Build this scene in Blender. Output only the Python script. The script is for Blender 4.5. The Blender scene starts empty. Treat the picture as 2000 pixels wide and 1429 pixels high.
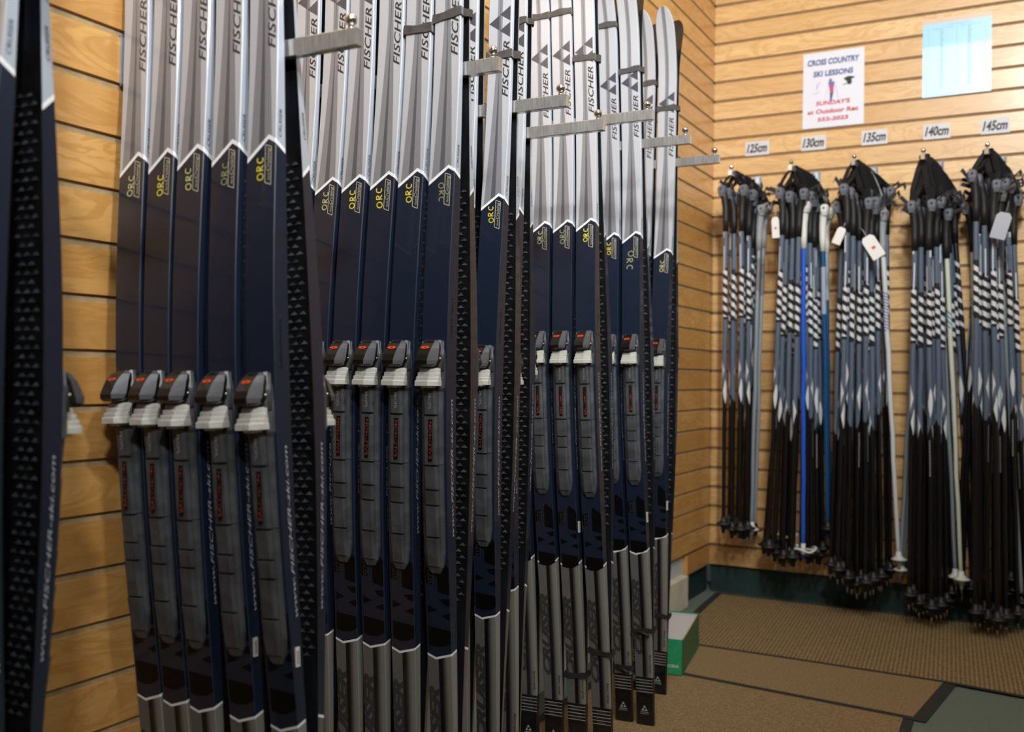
import bpy, math, random
from mathutils import Vector, Matrix
R = random.Random(7)
scene = bpy.context.scene
C = scene.collection

# ------------------------------------------------------------------ camera
cam_d = bpy.data.cameras.new('camera'); cam = bpy.data.objects.new('camera', cam_d); C.objects.link(cam)
_r = Vector((0.8818233, 0.4714005, 0.0130077)); _u = Vector((-0.0079335, -0.0127499, 0.9998872)); _f = Vector((-0.4715132, 0.8818271, 0.0075033))
cam.matrix_world = Matrix(((_r.x, _u.x, -_f.x, 1.16801), (_r.y, _u.y, -_f.y, -3.86236), (_r.z, _u.z, -_f.z, 0.85386), (0, 0, 0, 1)))
cam_d.sensor_width = 36; cam_d.lens = 1948.35 / 2000 * 36
cam_d.clip_start = 0.05
cam_d.dof.use_dof = True; cam_d.dof.focus_distance = 1.85; cam_d.dof.aperture_fstop = 4.0
scene.camera = cam
# ------------------------------------------------------------------ exposure, world
vs = scene.view_settings
scene.display_settings.display_device = 'sRGB'
vs.view_transform = 'Standard'; vs.look = 'None'; vs.gamma = 1.0; vs.exposure = 0.0; vs.use_curve_mapping = False
w = bpy.data.worlds.new('world'); scene.world = w; w.use_nodes = True
w.node_tree.nodes['Background'].inputs[0].default_value = (0.5, 0.55, 0.6, 1)
w.node_tree.nodes['Background'].inputs[1].default_value = 0.05
# ------------------------------------------------------------------ ceiling light plan (x, y, size x, size y, watts)
CEIL = 2.72
LIGHTS = [(2.6, -1.9, 0.6, 1.2, 9), (2.6, -4.3, 0.6, 1.2, 9), (0.72, -2.72, 0.60, 1.2, 9)]
# added spotlights, no known fixtures, for light fading down the walls: (position, aim, watts)
SPOTS = [((1.9, -4.7, 2.58), (0.1, -3.1, 2.10), 205), ((1.9, -3.7, 2.58), (0.1, -2.4, 2.10), 195), ((1.25, -3.4, 2.58), (0.3, -1.4, 2.10), 150), ((1.2, -2.4, 2.58), (0.9, 0.0, 2.15), 165)]
SPOT_ANGLE = math.radians(86); SPOT_COL = (1.0, 0.99, 0.97)
SPAN_Y = -5.6; SPAN_X = 4.4

# ------------------------------------------------------------------ helpers
def lin(c):
    return tuple(((v / 255) / 12.92 if v / 255 <= 0.04045 else ((v / 255 + 0.055) / 1.055) ** 2.4) for v in c)
def tag(o, label=None, cat=None, group=None, kind=None):
    if label: o['label'] = label
    if cat: o['category'] = cat
    if group: o['group'] = group
    if kind: o['kind'] = kind
    return o
def empty(name, loc, label=None, cat=None, group=None, rot=None):
    o = bpy.data.objects.new(name, None); C.objects.link(o); o.location = loc
    o.empty_display_size = 0.05
    if rot is not None: o.rotation_euler = rot
    return tag(o, label, cat, group)

class MB:
    """collects shapes, then makes one mesh"""
    def __init__(s): s.v = []; s.f = []; s.m = []; s.uv = []; s.sm = []
    def face(s, idx, m=0, uv=None, sm=False):
        s.f.append(tuple(idx)); s.m.append(m); s.sm.append(sm); s.uv.append(uv)
    def quad(s, pts, m=0, uv=None, sm=False):
        n = len(s.v); s.v += [tuple(p) for p in pts]; s.face(range(n, n + len(pts)), m, uv, sm)
    def box(s, x0, x1, y0, y1, z0, z1, m=0):
        n = len(s.v)
        s.v += [(x, y, z) for z in (z0, z1) for y in (y0, y1) for x in (x0, x1)]
        for q in ((0, 2, 3, 1), (4, 5, 7, 6), (0, 1, 5, 4), (2, 6, 7, 3), (0, 4, 6, 2), (1, 3, 7, 5)): s.face([n + i for i in q], m)
    def bevbox(s, x0, x1, y0, y1, z0, z1, b=0.001, m=0):
        s.loft([[(x0 + b, y0 + b, z0), (x1 - b, y0 + b, z0), (x1 - b, y1 - b, z0), (x0 + b, y1 - b, z0)],
                [(x0, y0, z0 + b), (x1, y0, z0 + b), (x1, y1, z0 + b), (x0, y1, z0 + b)],
                [(x0, y0, z1 - b), (x1, y0, z1 - b), (x1, y1, z1 - b), (x0, y1, z1 - b)],
                [(x0 + b, y0 + b, z1), (x1 - b, y0 + b, z1), (x1 - b, y1 - b, z1), (x0 + b, y1 - b, z1)]], m)
    def loft(s, rings, m=0, cap=True, sm=False, mf=None):
        n = len(s.v); k = len(rings[0])
        for r in rings: s.v += [tuple(p) for p in r]
        for i in range(len(rings) - 1):
            for j in range(k):
                a = n + i * k + j; b = n + i * k + (j + 1) % k
                s.face((a, b, b + k, a + k), mf(i, j) if mf else m, None, sm)
        if cap:
            s.face([n + j for j in reversed(range(k))], m); s.face([n + (len(rings) - 1) * k + j for j in range(k)], m)
    def tube(s, pts, rad, seg=10, m=0, sm=True, cap=True, uvlen=False):
        pts = [Vector(p) for p in pts]
        if not isinstance(rad, (list, tuple)): rad = [rad] * len(pts)
        n = len(s.v); L = 0; Ls = []
        ref = Vector((0, 1, 0)) if abs((pts[-1] - pts[0]).normalized().y) < 0.8 else Vector((1, 0, 0))
        for i, p in enumerate(pts):
            t = (pts[min(i + 1, len(pts) - 1)] - pts[max(i - 1, 0)]).normalized()
            a = t.cross(ref).normalized(); b = t.cross(a).normalized()
            if i: L += (p - pts[i - 1]).length
            Ls.append(L)
            for j in range(seg):
                th = 2 * math.pi * j / seg
                s.v.append(tuple(p + (a * math.cos(th) + b * math.sin(th)) * rad[i]))
        for i in range(len(pts) - 1):
            for j in range(seg):
                j2 = (j + 1) % seg
                uv = [(j / seg, Ls[i]), ((j + 1) / seg, Ls[i]), ((j + 1) / seg, Ls[i + 1]), (j / seg, Ls[i + 1])] if uvlen else None
                s.face((n + i * seg + j, n + i * seg + j2, n + (i + 1) * seg + j2, n + (i + 1) * seg + j), m, uv, sm)
        if cap:
            s.face([n + j for j in reversed(range(seg))], m); s.face([n + (len(pts) - 1) * seg + j for j in range(seg)], m)
    def ball(s, c, r, m=0, seg=14, sz=1.0):
        n = len(s.v); c = Vector(c); K = seg // 2
        for i in range(1, K):
            ph = math.pi * i / K
            for j in range(seg):
                th = 2 * math.pi * j / seg
                s.v.append((c.x + r * math.sin(ph) * math.cos(th), c.y + r * math.sin(ph) * math.sin(th), c.z + sz * r * math.cos(ph)))
        t = len(s.v); s.v.append((c.x, c.y, c.z + sz * r)); s.v.append((c.x, c.y, c.z - sz * r))
        for i in range(K - 2):
            for j in range(seg):
                j2 = (j + 1) % seg
                s.face((n + i * seg + j, n + (i + 1) * seg + j, n + (i + 1) * seg + j2, n + i * seg + j2), m, None, True)
        for j in range(seg):
            j2 = (j + 1) % seg
            s.face((t, n + j, n + j2), m, None, True); s.face((t + 1, n + (K - 2) * seg + j2, n + (K - 2) * seg + j), m, None, True)
    def mesh(s, name, mats):
        me = bpy.data.meshes.new(name); me.from_pydata(s.v, [], s.f)
        for mt in mats: me.materials.append(mt)
        me.polygons.foreach_set('material_index', s.m); me.polygons.foreach_set('use_smooth', s.sm)
        if any(u is not None for u in s.uv):
            L = me.uv_layers.new(name='UVMap'); fl = []
            for u, f in zip(s.uv, s.f):
                for k in range(len(f)): fl += list(u[k]) if u else [0.0, 0.0]
            L.data.foreach_set('uv', fl)
        me.update(); return me
    def build(s, name, mats, parent=None):
        if not isinstance(mats, (list, tuple)): mats = [mats]
        return link(name, s.mesh(name, mats), parent)
def link(name, me, parent=None):
    o = bpy.data.objects.new(name, me); C.objects.link(o)
    if parent is not None: o.parent = parent
    return o

_tc = {}
def glyphs(txt, size=1.0, shear=0.0, spacing=1.0, xs=1.0, off=0.0):
    """flat outline of some lettering: (points, faces), starts at x=0, baseline y=0"""
    key = (txt, shear, spacing, off)
    if key not in _tc:
        cu = bpy.data.curves.new('lettering', 'FONT'); cu.body = txt; cu.size = 1.0; cu.shear = shear; cu.space_character = spacing
        cu.resolution_u = 3; cu.offset = off
        ob = bpy.data.objects.new('lettering', cu); C.objects.link(ob)
        dg = bpy.context.evaluated_depsgraph_get(); dg.update()
        me = ob.evaluated_get(dg).to_mesh()
        vs_ = [(v.co.x, v.co.y) for v in me.vertices]; fs = [tuple(p.vertices) for p in me.polygons]
        ob.evaluated_get(dg).to_mesh_clear(); bpy.data.objects.remove(ob); bpy.data.curves.remove(cu)
        x0 = min(v[0] for v in vs_)
        _tc[key] = ([(x - x0, y) for x, y in vs_], fs)
    v, f = _tc[key]
    return [(x * size * xs, y * size) for x, y in v], f
def text_on(mb, txt, size, fn, m=0, **k):
    v, f = glyphs(txt, size, **k); n = len(mb.v)
    mb.v += [tuple(fn(x, y)) for x, y in v]
    for q in f: mb.face([n + i for i in q], m)
def fit(txt, length, **k):
    v, _ = glyphs(txt, 1.0, **k); return length / max(x for x, y in v)

# ------------------------------------------------------------------ shader helper
class N:
    def __init__(s, nt, sock): s.nt = nt; s.s = sock
    def _m(s, op, b=None, c=None):
        n = s.nt.nodes.new('ShaderNodeMath'); n.operation = op
        for i, x in enumerate((s, b, c)):
            if x is None: continue
            if isinstance(x, N): s.nt.links.new(x.s, n.inputs[i])
            else: n.inputs[i].default_value = x
        return N(s.nt, n.outputs[0])
    def __add__(s, o): return s._m('ADD', o)
    def __sub__(s, o): return s._m('SUBTRACT', o)
    def __mul__(s, o): return s._m('MULTIPLY', o)
    def __truediv__(s, o): return s._m('DIVIDE', o)
    def gt(s, o): return s._m('GREATER_THAN', o)
    def lt(s, o): return s._m('LESS_THAN', o)
    def mx(s, o): return s._m('MAXIMUM', o)
    def mn(s, o): return s._m('MINIMUM', o)
    def ab(s): return s._m('ABSOLUTE')
    def sin(s): return s._m('SINE')
    def frac(s): return s._m('FRACT')
    def floor(s): return s._m('FLOOR')
    def sstep(s, a, b):
        n = s.nt.nodes.new('ShaderNodeMapRange'); n.interpolation_type = 'SMOOTHSTEP'
        s.nt.links.new(s.s, n.inputs[0]); n.inputs[1].default_value = a; n.inputs[2].default_value = b
        return N(s.nt, n.outputs[0])
def mixc(nt, fac, a, b):
    n = nt.nodes.new('ShaderNodeMix'); n.data_type = 'RGBA'
    if isinstance(fac, N): nt.links.new(fac.s, n.inputs[0])
    else: n.inputs[0].default_value = fac
    for i, x in ((6, a), (7, b)):
        if isinstance(x, tuple): n.inputs[i].default_value = (*x[:3], 1)
        else: nt.links.new(x, n.inputs[i])
    return n.outputs[2]
def mat(name, col=(0.5, 0.5, 0.5), rough=0.5, metal=0.0, coat=0.0, spec=0.5, **k):
    m = bpy.data.materials.new(name); m.use_nodes = True; b = m.node_tree.nodes['Principled BSDF']
    b.inputs['Base Color'].default_value = (*col, 1); b.inputs['Roughness'].default_value = rough; b.inputs['Metallic'].default_value = metal
    b.inputs['Coat Weight'].default_value = coat; b.inputs['Coat Roughness'].default_value = k.get('crough', 0.05)
    b.inputs['Specular IOR Level'].default_value = spec
    if 'emit' in k:
        b.inputs['Emission Color'].default_value = (*k.get('ecol', (1, 1, 1)), 1); b.inputs['Emission Strength'].default_value = k['emit']
    return m
def noisy(m, scale=(1, 1, 1), amt=0.25, nscale=20, bump=0.0, detail=4, rough_amt=0.0, coord='Object'):
    """breaks up a plain material with procedural noise (colour, bump, gloss)"""
    nt = m.node_tree; b = nt.nodes['Principled BSDF']; tc = nt.nodes.new('ShaderNodeTexCoord'); mp = nt.nodes.new('ShaderNodeMapping')
    mp.inputs['Scale'].default_value = scale; nt.links.new(tc.outputs[coord], mp.inputs[0])
    nz = nt.nodes.new('ShaderNodeTexNoise'); nz.inputs['Scale'].default_value = nscale; nz.inputs['Detail'].default_value = detail
    nt.links.new(mp.outputs[0], nz.inputs['Vector'])
    c = tuple(b.inputs['Base Color'].default_value)[:3]
    f = N(nt, nz.outputs[0]).sstep(0.3, 0.7)
    nt.links.new(mixc(nt, f, tuple(x * (1 - amt) for x in c), tuple(min(1, x * (1 + amt)) for x in c)), b.inputs['Base Color'])
    if bump:
        bp = nt.nodes.new('ShaderNodeBump'); bp.inputs['Strength'].default_value = bump; bp.inputs['Distance'].default_value = 0.002
        nt.links.new(nz.outputs[0], bp.inputs['Height']); nt.links.new(bp.outputs[0], b.inputs['Normal'])
    if rough_amt:
        r0 = b.inputs['Roughness'].default_value
        nt.links.new((f * rough_amt + (r0 - rough_amt / 2)).s, b.inputs['Roughness'])
    return m

def wood_mat(name, axis, tint):
    """oak veneer: grain runs along the wall, each slat its own tone"""
    m = bpy.data.materials.new(name); m.use_nodes = True; nt = m.node_tree; b = nt.nodes['Principled BSDF']
    tc = nt.nodes.new('ShaderNodeTexCoord'); sp = nt.nodes.new('ShaderNodeSeparateXYZ'); nt.links.new(tc.outputs['Object'], sp.inputs[0])
    along = N(nt, sp.outputs[axis]); up = N(nt, sp.outputs[2])
    row = ((up - 0.0375) / 0.0762).floor(); rr = (row * 12.9898).sin() * 43758.5; rr = rr.frac()
    cb = nt.nodes.new('ShaderNodeCombineXYZ')
    nt.links.new((along * 1.0 + rr * 17.0).s, cb.inputs[0]); nt.links.new((up * 1.0).s, cb.inputs[1]); nt.links.new((rr * 3.0).s, cb.inputs[2])
    def noise(sx, sy, sc, det, dist=0.0, rg=0.55):
        mp = nt.nodes.new('ShaderNodeMapping'); mp.inputs['Scale'].default_value = (sx, sy, 1); nt.links.new(cb.outputs[0], mp.inputs[0])
        n = nt.nodes.new('ShaderNodeTexNoise'); n.inputs['Scale'].default_value = sc; n.inputs['Detail'].default_value = det
        n.inputs['Distortion'].default_value = dist; n.inputs['Roughness'].default_value = rg
        nt.links.new(mp.outputs[0], n.inputs['Vector']); return N(nt, n.outputs[0])
    big = noise(2.2, 9, 1.6, 3, 1.3); rings = ((big * 42.0).sin() * 0.5 + 0.5); fine = noise(5, 95, 4, 5); med = noise(1.5, 10, 3, 3)
    c0 = tuple(t * k for t, k in zip(tint, (0.80, 0.70, 0.55))); c1 = tint; c2 = tuple(min(1, t * k) for t, k in zip(tint, (1.18, 1.25, 1.38)))
    a = mixc(nt, med.sstep(0.3, 0.7), c1, c2)
    a = mixc(nt, rings.sstep(0.35, 1.0) * 0.55, a, c0)
    a = mixc(nt, fine.sstep(0.45, 0.75) * 0.35, a, c0)
    dark = tuple(t * k for t, k in zip(tint, (0.78, 0.68, 0.60)))
    a = mixc(nt, rr * 0.6, a, dark)
    nt.links.new(a, b.inputs['Base Color'])
    b.inputs['Roughness'].default_value = 0.42; b.inputs['Coat Weight'].default_value = 0.25; b.inputs['Coat Roughness'].default_value = 0.22
    bp = nt.nodes.new('ShaderNodeBump'); bp.inputs['Strength'].default_value = 0.12; bp.inputs['Distance'].default_value = 0.001
    nt.links.new(fine.s, bp.inputs['Height']); nt.links.new(bp.outputs[0], b.inputs['Normal'])
    return m

def ski_mat():
    """printed topsheet and sidewall: artwork laid out on the ski's own length and width"""
    m = bpy.data.materials.new('ski_topsheet'); m.use_nodes = True; nt = m.node_tree; b = nt.nodes['Principled BSDF']
    uvn = nt.nodes.new('ShaderNodeUVMap'); uvn.uv_map = 'UVMap'; sp = nt.nodes.new('ShaderNodeSeparateXYZ'); nt.links.new(uvn.outputs[0], sp.inputs[0])
    u = N(nt, sp.outputs[0]); v = N(nt, sp.outputs[1])
    silver = lin((180, 183, 189)); mid = lin((130, 131, 136)); dk = lin((78, 78, 84)); white = lin((240, 244, 248))
    blue = lin((24, 34, 52)); low = lin((98, 98, 96)); lowl = lin((128, 128, 122)); blk = (0.004, 0.004, 0.005)  # low, lowl: lower silver, darkened in the colour for weaker light near the floor
    F = ((u + 0.0245) * 0.667).mn((u - 0.013) * -0.52 + 0.025)
    d = v - 1.155 - F                                   # above the upper chevron
    h = v - 1.18
    ow = (h * -0.052 + 0.0185).mx(0.0055)
    iw = (h * -0.020 + 0.0048).mx(0.0006)
    sil = mixc(nt, u.ab().lt(ow), silver, mid)
    sil = mixc(nt, ((u - 0.0005).ab().lt(iw)) * 0.85, sil, dk)
    sil = mixc(nt, u.ab().gt(0.0268) * 0.75, sil, lin((170, 182, 198)))
    G = ((u + 0.007) * -0.34).mx((u + 0.007) * 0.28)
    e = v - 0.405 - G                                   # above the lower V
    lo = mixc(nt, u.sstep(0.004, 0.019), blk, lowl)
    lo = mixc(nt, u.lt(-0.002), lo, low)
    tail = v.lt(0.118)
    lines = ((v - 0.0815) / 0.0073).frac().lt(0.15) * v.gt(0.081) * u.ab().lt(0.0262)
    tl = mixc(nt, ((v - 0.081) / 0.0365 * 3.0).frac().lt(0.5) * (u.ab().lt(0.013)) * v.gt(0.081) * 0.5, blk, lin((70, 70, 70)))
    tl = mixc(nt, lines, tl, lin((190, 190, 186)))
    lo = mixc(nt, tail, lo, tl)
    col = mixc(nt, d.gt(0.0), blue, sil)
    col = mixc(nt, e.lt(0.0), col, lo)
    col = mixc(nt, d.gt(-0.0055) * d.lt(0.0), col, white)
    col = mixc(nt, e.ab().lt(0.0018), col, white)
    col = mixc(nt, v.lt(0.0015).mx(v.gt(1.839)), col, lin((190, 200, 60)))
    nt.links.new(col, b.inputs['Base Color'])
    b.inputs['Roughness'].default_value = 0.35; b.inputs['Coat Weight'].default_value = 0.6; b.inputs['Coat Roughness'].default_value = 0.04
    b.inputs['Specular IOR Level'].default_value = 0.4
    nz = nt.nodes.new('ShaderNodeTexNoise'); nz.inputs['Scale'].default_value = 60; tc = nt.nodes.new('ShaderNodeTexCoord'); nt.links.new(tc.outputs['Object'], nz.inputs['Vector'])
    nt.links.new((N(nt, nz.outputs[0]) * 0.06 + 0.02).s, b.inputs['Coat Roughness'])
    return m

def pole_mat(name, kind):
    m = bpy.data.materials.new(name); m.use_nodes = True; nt = m.node_tree; b = nt.nodes['Principled BSDF']
    uvn = nt.nodes.new('ShaderNodeUVMap'); uvn.uv_map = 'UVMap'; sp = nt.nodes.new('ShaderNodeSeparateXYZ'); nt.links.new(uvn.outputs[0], sp.inputs[0])
    a = N(nt, sp.outputs[0]).frac(); v = N(nt, sp.outputs[1])   # v metres below the grip head
    slate = lin((84, 97, 114)); wht = lin((202, 205, 208)); blk = (0.003, 0.003, 0.004)
    if kind == 'slate':
        tw = ((a * 6.2832 + v * 190.0).sin()).gt(0.0) * v.gt(0.29) * v.lt(0.46)
        loop = ((a - 0.5).ab() - 0.16).ab().lt(0.035) * v.gt(0.20) * v.lt(0.29)
        top = (a - 0.42).ab().lt(0.06) * v.gt(0.11) * v.lt(0.17)
        col = mixc(nt, v.gt(0.28) * v.lt(0.47), slate, lin((28, 30, 36)))
        col = mixc(nt, tw.mx(loop).mx(top), col, wht)
        fl = (((v - 0.655) * 11.0).ab() + (a - 0.5).ab() * 2.4).lt(0.55)
        fl2 = (((v - 0.735) * 11.0).ab() + ((a + 0.3).frac() - 0.5).ab() * 2.4).lt(0.5)
        bk = (v + (a * 6.2832).sin() * 0.03).gt(0.735)
        col = mixc(nt, bk, col, blk); col = mixc(nt, fl.mx(fl2), col, wht)
        tx = (a - 0.55).ab().lt(0.035) * v.gt(0.78) * v.lt(0.90) * ((v * 120.0).frac().gt(0.35))
        col = mixc(nt, tx, col, lin((150, 150, 150)))
        nt.links.new(col, b.inputs['Base Color'])
    elif kind == 'black':
        tw = ((a * 6.2832 + v * 150.0).sin()).gt(0.45) * v.gt(0.16) * v.lt(0.40)
        st = (a - 0.5).ab().lt(0.09) * v.gt(0.42) * v.lt(0.66)
        nt.links.new(mixc(nt, tw.mx(st), (0.008, 0.008, 0.01), lin((190, 195, 200))), b.inputs['Base Color'])
    elif kind == 'blue':
        nt.links.new(mixc(nt, v.gt(0.20) * v.lt(0.36) * (a - 0.5).ab().lt(0.18), lin((38, 84, 190)), lin((150, 180, 235))), b.inputs['Base Color'])
    elif kind == 'teal':
        nt.links.new(mixc(nt, v.gt(0.16) * v.lt(0.33), lin((22, 72, 118)), lin((150, 165, 180))), b.inputs['Base Color'])
    elif kind == 'cream':
        nt.links.new(mixc(nt, v.gt(0.30) * v.lt(0.36) * ((v * 60 + a * 3).frac().gt(0.6)), lin((196, 200, 182)), lin((40, 120, 160))), b.inputs['Base Color'])
    elif kind == 'white':
        nt.links.new(mixc(nt, v.gt(0.28) * v.lt(0.42) * ((v * 90 + a * 2).frac().gt(0.55)), lin((205, 205, 205)), lin((98, 84, 160))), b.inputs['Base Color'])
    else:
        nt.links.new(mixc(nt, v.gt(0.18) * v.lt(0.3), lin((150, 160, 168)), lin((120, 125, 130))), b.inputs['Base Color'])
        b.inputs['Metallic'].default_value = 0.3
    b.inputs['Roughness'].default_value = 0.3; b.inputs['Coat Weight'].default_value = 0.3
    return m

M = {}
M['oak_l'] = wood_mat('oak_left', 1, lin((206, 156, 88)))
M['oak_b'] = wood_mat('oak_back', 0, lin((206, 168, 112)))
M['slot'] = noisy(mat('slat_core', lin((170, 148, 110)), 0.7), amt=0.12, nscale=60)
M['slot_b'] = noisy(mat('slat_core_back', lin((130, 100, 64)), 0.7), amt=0.12, nscale=60)
M['top'] = ski_mat()
M['edge'] = mat('ski_edge_gloss', lin((150, 165, 190)), 0.2, coat=1)
M['base'] = noisy(mat('ski_base', (0.006, 0.006, 0.007), 0.35, coat=0.3, crough=0.2), amt=0.5, nscale=40)
M['glide'] = noisy(mat('ski_base_glide', (0.010, 0.011, 0.014), 0.16, coat=0.9, crough=0.12), scale=(1, 1, 0.15), amt=0.4, nscale=60)
M['scale'] = noisy(mat('ski_scale_facet', lin((62, 66, 74)), 0.35), amt=0.6, nscale=90)
M['print_dk'] = mat('print_charcoal', lin((52, 50, 52)), 0.35, coat=0.6)
M['print_tri'] = mat('print_triangle', lin((72, 74, 84)), 0.35, coat=0.6)
M['print_blk'] = mat('print_black', (0.0015, 0.0015, 0.002), 0.45, coat=0.1, spec=0.25)
M['print_lt'] = mat('print_light', lin((170, 176, 186)), 0.4)
M['print_gold'] = mat('print_pale_gold', lin((186, 182, 160)), 0.4)
M['print_lo'] = mat('print_dim_grey', lin((54, 54, 53)), 0.45, coat=0.3)
M['chalk_y'] = noisy(mat('paint_pen_yellow', lin((222, 208, 70)), 0.6), amt=0.12, nscale=200)
M['chalk_g'] = noisy(mat('paint_pen_faded', lin((140, 144, 104)), 0.6), amt=0.15, nscale=200)
M['chalk_w'] = noisy(mat('paint_pen_pale', lin((196, 194, 140)), 0.6), amt=0.15, nscale=200)
M['bplate'] = noisy(mat('binding_charcoal', lin((70, 72, 76)), 0.42), amt=0.22, nscale=45, rough_amt=0.15)
M['bblack'] = mat('binding_gloss_black', (0.006, 0.006, 0.006), 0.26, coat=0.15)
M['bgrey'] = mat('binding_satin_grey', lin((92, 92, 96)), 0.38, metal=0.3)
M['bwhite'] = noisy(mat('bumper_pale_grey', lin((186, 185, 178)), 0.5), amt=0.08, nscale=60)
M['red'] = mat('print_red', lin((214, 66, 40)), 0.4)
M['redbr'] = noisy(mat('print_worn_red', lin((112, 40, 28)), 0.5), amt=0.85, nscale=90)
M['chrome'] = noisy(mat('brushed_chrome', (0.60, 0.60, 0.59), 0.16, metal=0.72), scale=(14, 1, 1), amt=0.16, nscale=30, rough_amt=0.08)
M['chrome2'] = mat('bright_chrome', (0.8, 0.78, 0.75), 0.06, metal=1.0)
M['zinc'] = mat('bracket_steel', lin((176, 190, 204)), 0.25, metal=0.7)
M['rubber'] = noisy(mat('strap_rubber', lin((74, 72, 72)), 0.5), amt=0.2, nscale=80)
M['rubber_dk'] = noisy(mat('strap_rubber_dark', lin((36, 36, 37)), 0.55), amt=0.3, nscale=80)
M['sticker'] = mat('sticker_white', lin((214, 214, 210)), 0.4)
M['grip'] = noisy(mat('grip_black', (0.010, 0.010, 0.011), 0.5), amt=0.3, nscale=80)
M['head'] = mat('grip_head_grey', lin((98, 102, 110)), 0.4)
M['web'] = noisy(mat('strap_webbing', (0.008, 0.008, 0.009), 0.75), amt=0.4, nscale=150, bump=0.3)
M['whitep'] = mat('white_plastic', lin((214, 214, 206)), 0.4)
M['ltgrey'] = mat('light_grey_plastic', lin((150, 152, 156)), 0.4)
M['steel'] = mat('tip_steel', (0.5, 0.5, 0.5), 0.25, metal=1.0)
M['card'] = mat('label_card', lin((196, 196, 200)), 0.5)
M['ink'] = mat('label_ink', (0.01, 0.01, 0.01), 0.6)
M['paper'] = mat('notice_paper', lin((208, 210, 220)), 0.5)
M['navy'] = mat('notice_navy', lin((66, 84, 140)), 0.6); M['crim'] = mat('notice_crimson', lin((190, 70, 80)), 0.6)
M['sblue'] = mat('sheet_blue', lin((150, 205, 232)), 0.35, coat=1.0, crough=0.03)
M['film'] = mat('plastic_sleeve', lin((214, 190, 170)), 0.2, coat=1.0)
M['tblue'] = mat('sheet_print', lin((120, 160, 180)), 0.5)
M['green_trim'] = noisy(mat('dark_green_base', lin((26, 52, 50)), 0.6), amt=0.2, nscale=10)
M['plaster'] = noisy(mat('painted_plaster', lin((190, 196, 198)), 0.7), amt=0.06, nscale=8)
M['cream'] = noisy(mat('cream_block', lin((214, 204, 180)), 0.8), amt=0.08, nscale=14)
M['carpet'] = noisy(mat('carpet_grey_green', lin((112, 124, 114)), 0.95, spec=0.1), amt=0.35, nscale=420, bump=0.6, detail=6)
M['border'] = noisy(mat('mat_border', lin((44, 44, 42)), 0.8), amt=0.3, nscale=200, bump=0.4)
M['green'] = noisy(mat('box_green', lin((38, 150, 100)), 0.5), amt=0.1, nscale=60)
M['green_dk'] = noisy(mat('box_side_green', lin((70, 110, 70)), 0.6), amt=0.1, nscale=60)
M['inner'] = mat('box_inner_white', lin((206, 206, 206)), 0.7)
M['kraft'] = mat('box_kraft_edge', lin((190, 160, 110)), 0.8)
M['ceil'] = noisy(mat('ceiling_tile', lin((200, 202, 204)), 0.9), amt=0.04, nscale=30)
M['wallp'] = noisy(mat('wall_paint', lin((150, 152, 154)), 0.8), amt=0.04, nscale=5)
M['gbox'] = mat('outlet_grey', lin((140, 150, 144)), 0.5)

def mat_brown(name, ribs):
    m = bpy.data.materials.new(name); m.use_nodes = True; nt = m.node_tree; b = nt.nodes['Principled BSDF']
    tc = nt.nodes.new('ShaderNodeTexCoord'); sp = nt.nodes.new('ShaderNodeSeparateXYZ'); nt.links.new(tc.outputs['Object'], sp.inputs[0])
    nz = nt.nodes.new('ShaderNodeTexNoise'); nz.inputs['Scale'].default_value = 170; nz.inputs['Detail'].default_value = 4; nt.links.new(tc.outputs['Object'], nz.inputs['Vector'])
    n1 = N(nt, nz.outputs[0])
    if ribs:
        h = ((N(nt, sp.outputs[0]) * 520.0 + N(nt, sp.outputs[1]) * 40.0).sin() * 0.5 + 0.5) * 0.32 + n1 * 0.9
    else:
        h = (((N(nt, sp.outputs[0]) * 620.0).sin() * (N(nt, sp.outputs[1]) * 620.0).sin()) * 0.5 + 0.5) * 0.45 + n1 * 0.95
    c = mixc(nt, h.sstep(0.2, 1.1), lin((96, 80, 54)), lin((176, 150, 110)))
    nt.links.new(c, b.inputs['Base Color']); b.inputs['Roughness'].default_value = 0.95; b.inputs['Specular IOR Level'].default_value = 0.1
    bp = nt.nodes.new('ShaderNodeBump'); bp.inputs['Strength'].default_value = 0.8; bp.inputs['Distance'].default_value = 0.003
    nt.links.new(h.s, bp.inputs['Height']); nt.links.new(bp.outputs[0], b.inputs['Normal'])
    return m
M['mat_rib'] = mat_brown('mat_brown_ribbed', True); M['mat_loop'] = mat_brown('mat_brown_loop', False)

# ================================================================== the room
PITCH = 0.0762; Z0 = 2.3223                       # slot k sits at height Z0 - k*PITCH
SL = 0.0112                                        # slot opening
def slatwall(name, axis, a0, a1, m, core, cut=None):
    """slatwall panels: every slat a board with a slot under it; front face in the wall plane"""
    mb = MB(); zt = CEIL
    def bx(p0, p1, d0, d1, z0, z1, mi):
        if axis == 'y': mb.box(d0, d1, p0, p1, z0, z1, mi)
        else: mb.box(p0, p1, -d1, -d0, z0, z1, mi)
    k = -5
    while k < 29:
        zt_ = min(CEIL, Z0 - k * PITCH - SL / 2); zb_ = Z0 - (k + 1) * PITCH + SL / 2
        if k == 28: zb_ = Z0 - 29 * PITCH
        lo = a0
        if cut is not None and k == 28: lo = cut
        if zt_ > zb_:
            bx(lo, a1, -0.0188 if k == 28 else -0.0047, 0.0, zb_, zt_, 0)
            pass
        k += 1
    bx(a0, a1, -0.030, -0.0046, (Z0 - 28 * PITCH) if cut is not None else (Z0 - 29 * PITCH), CEIL, 1)
    o = mb.build(name, [m, core]); return tag(o, kind='structure')
slatwall('wall_left', 'y', SPAN_Y, 0.0, M['oak_l'], M['slot'], cut=-0.272)
slatwall('wall_back', 'x', 0.0, SPAN_X, M['oak_b'], M['slot_b'])
def sbox(name, *a, m='plaster'):
    mb = MB(); mb.box(*a); return tag(mb.build(name, M[m]), kind='structure')
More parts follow.
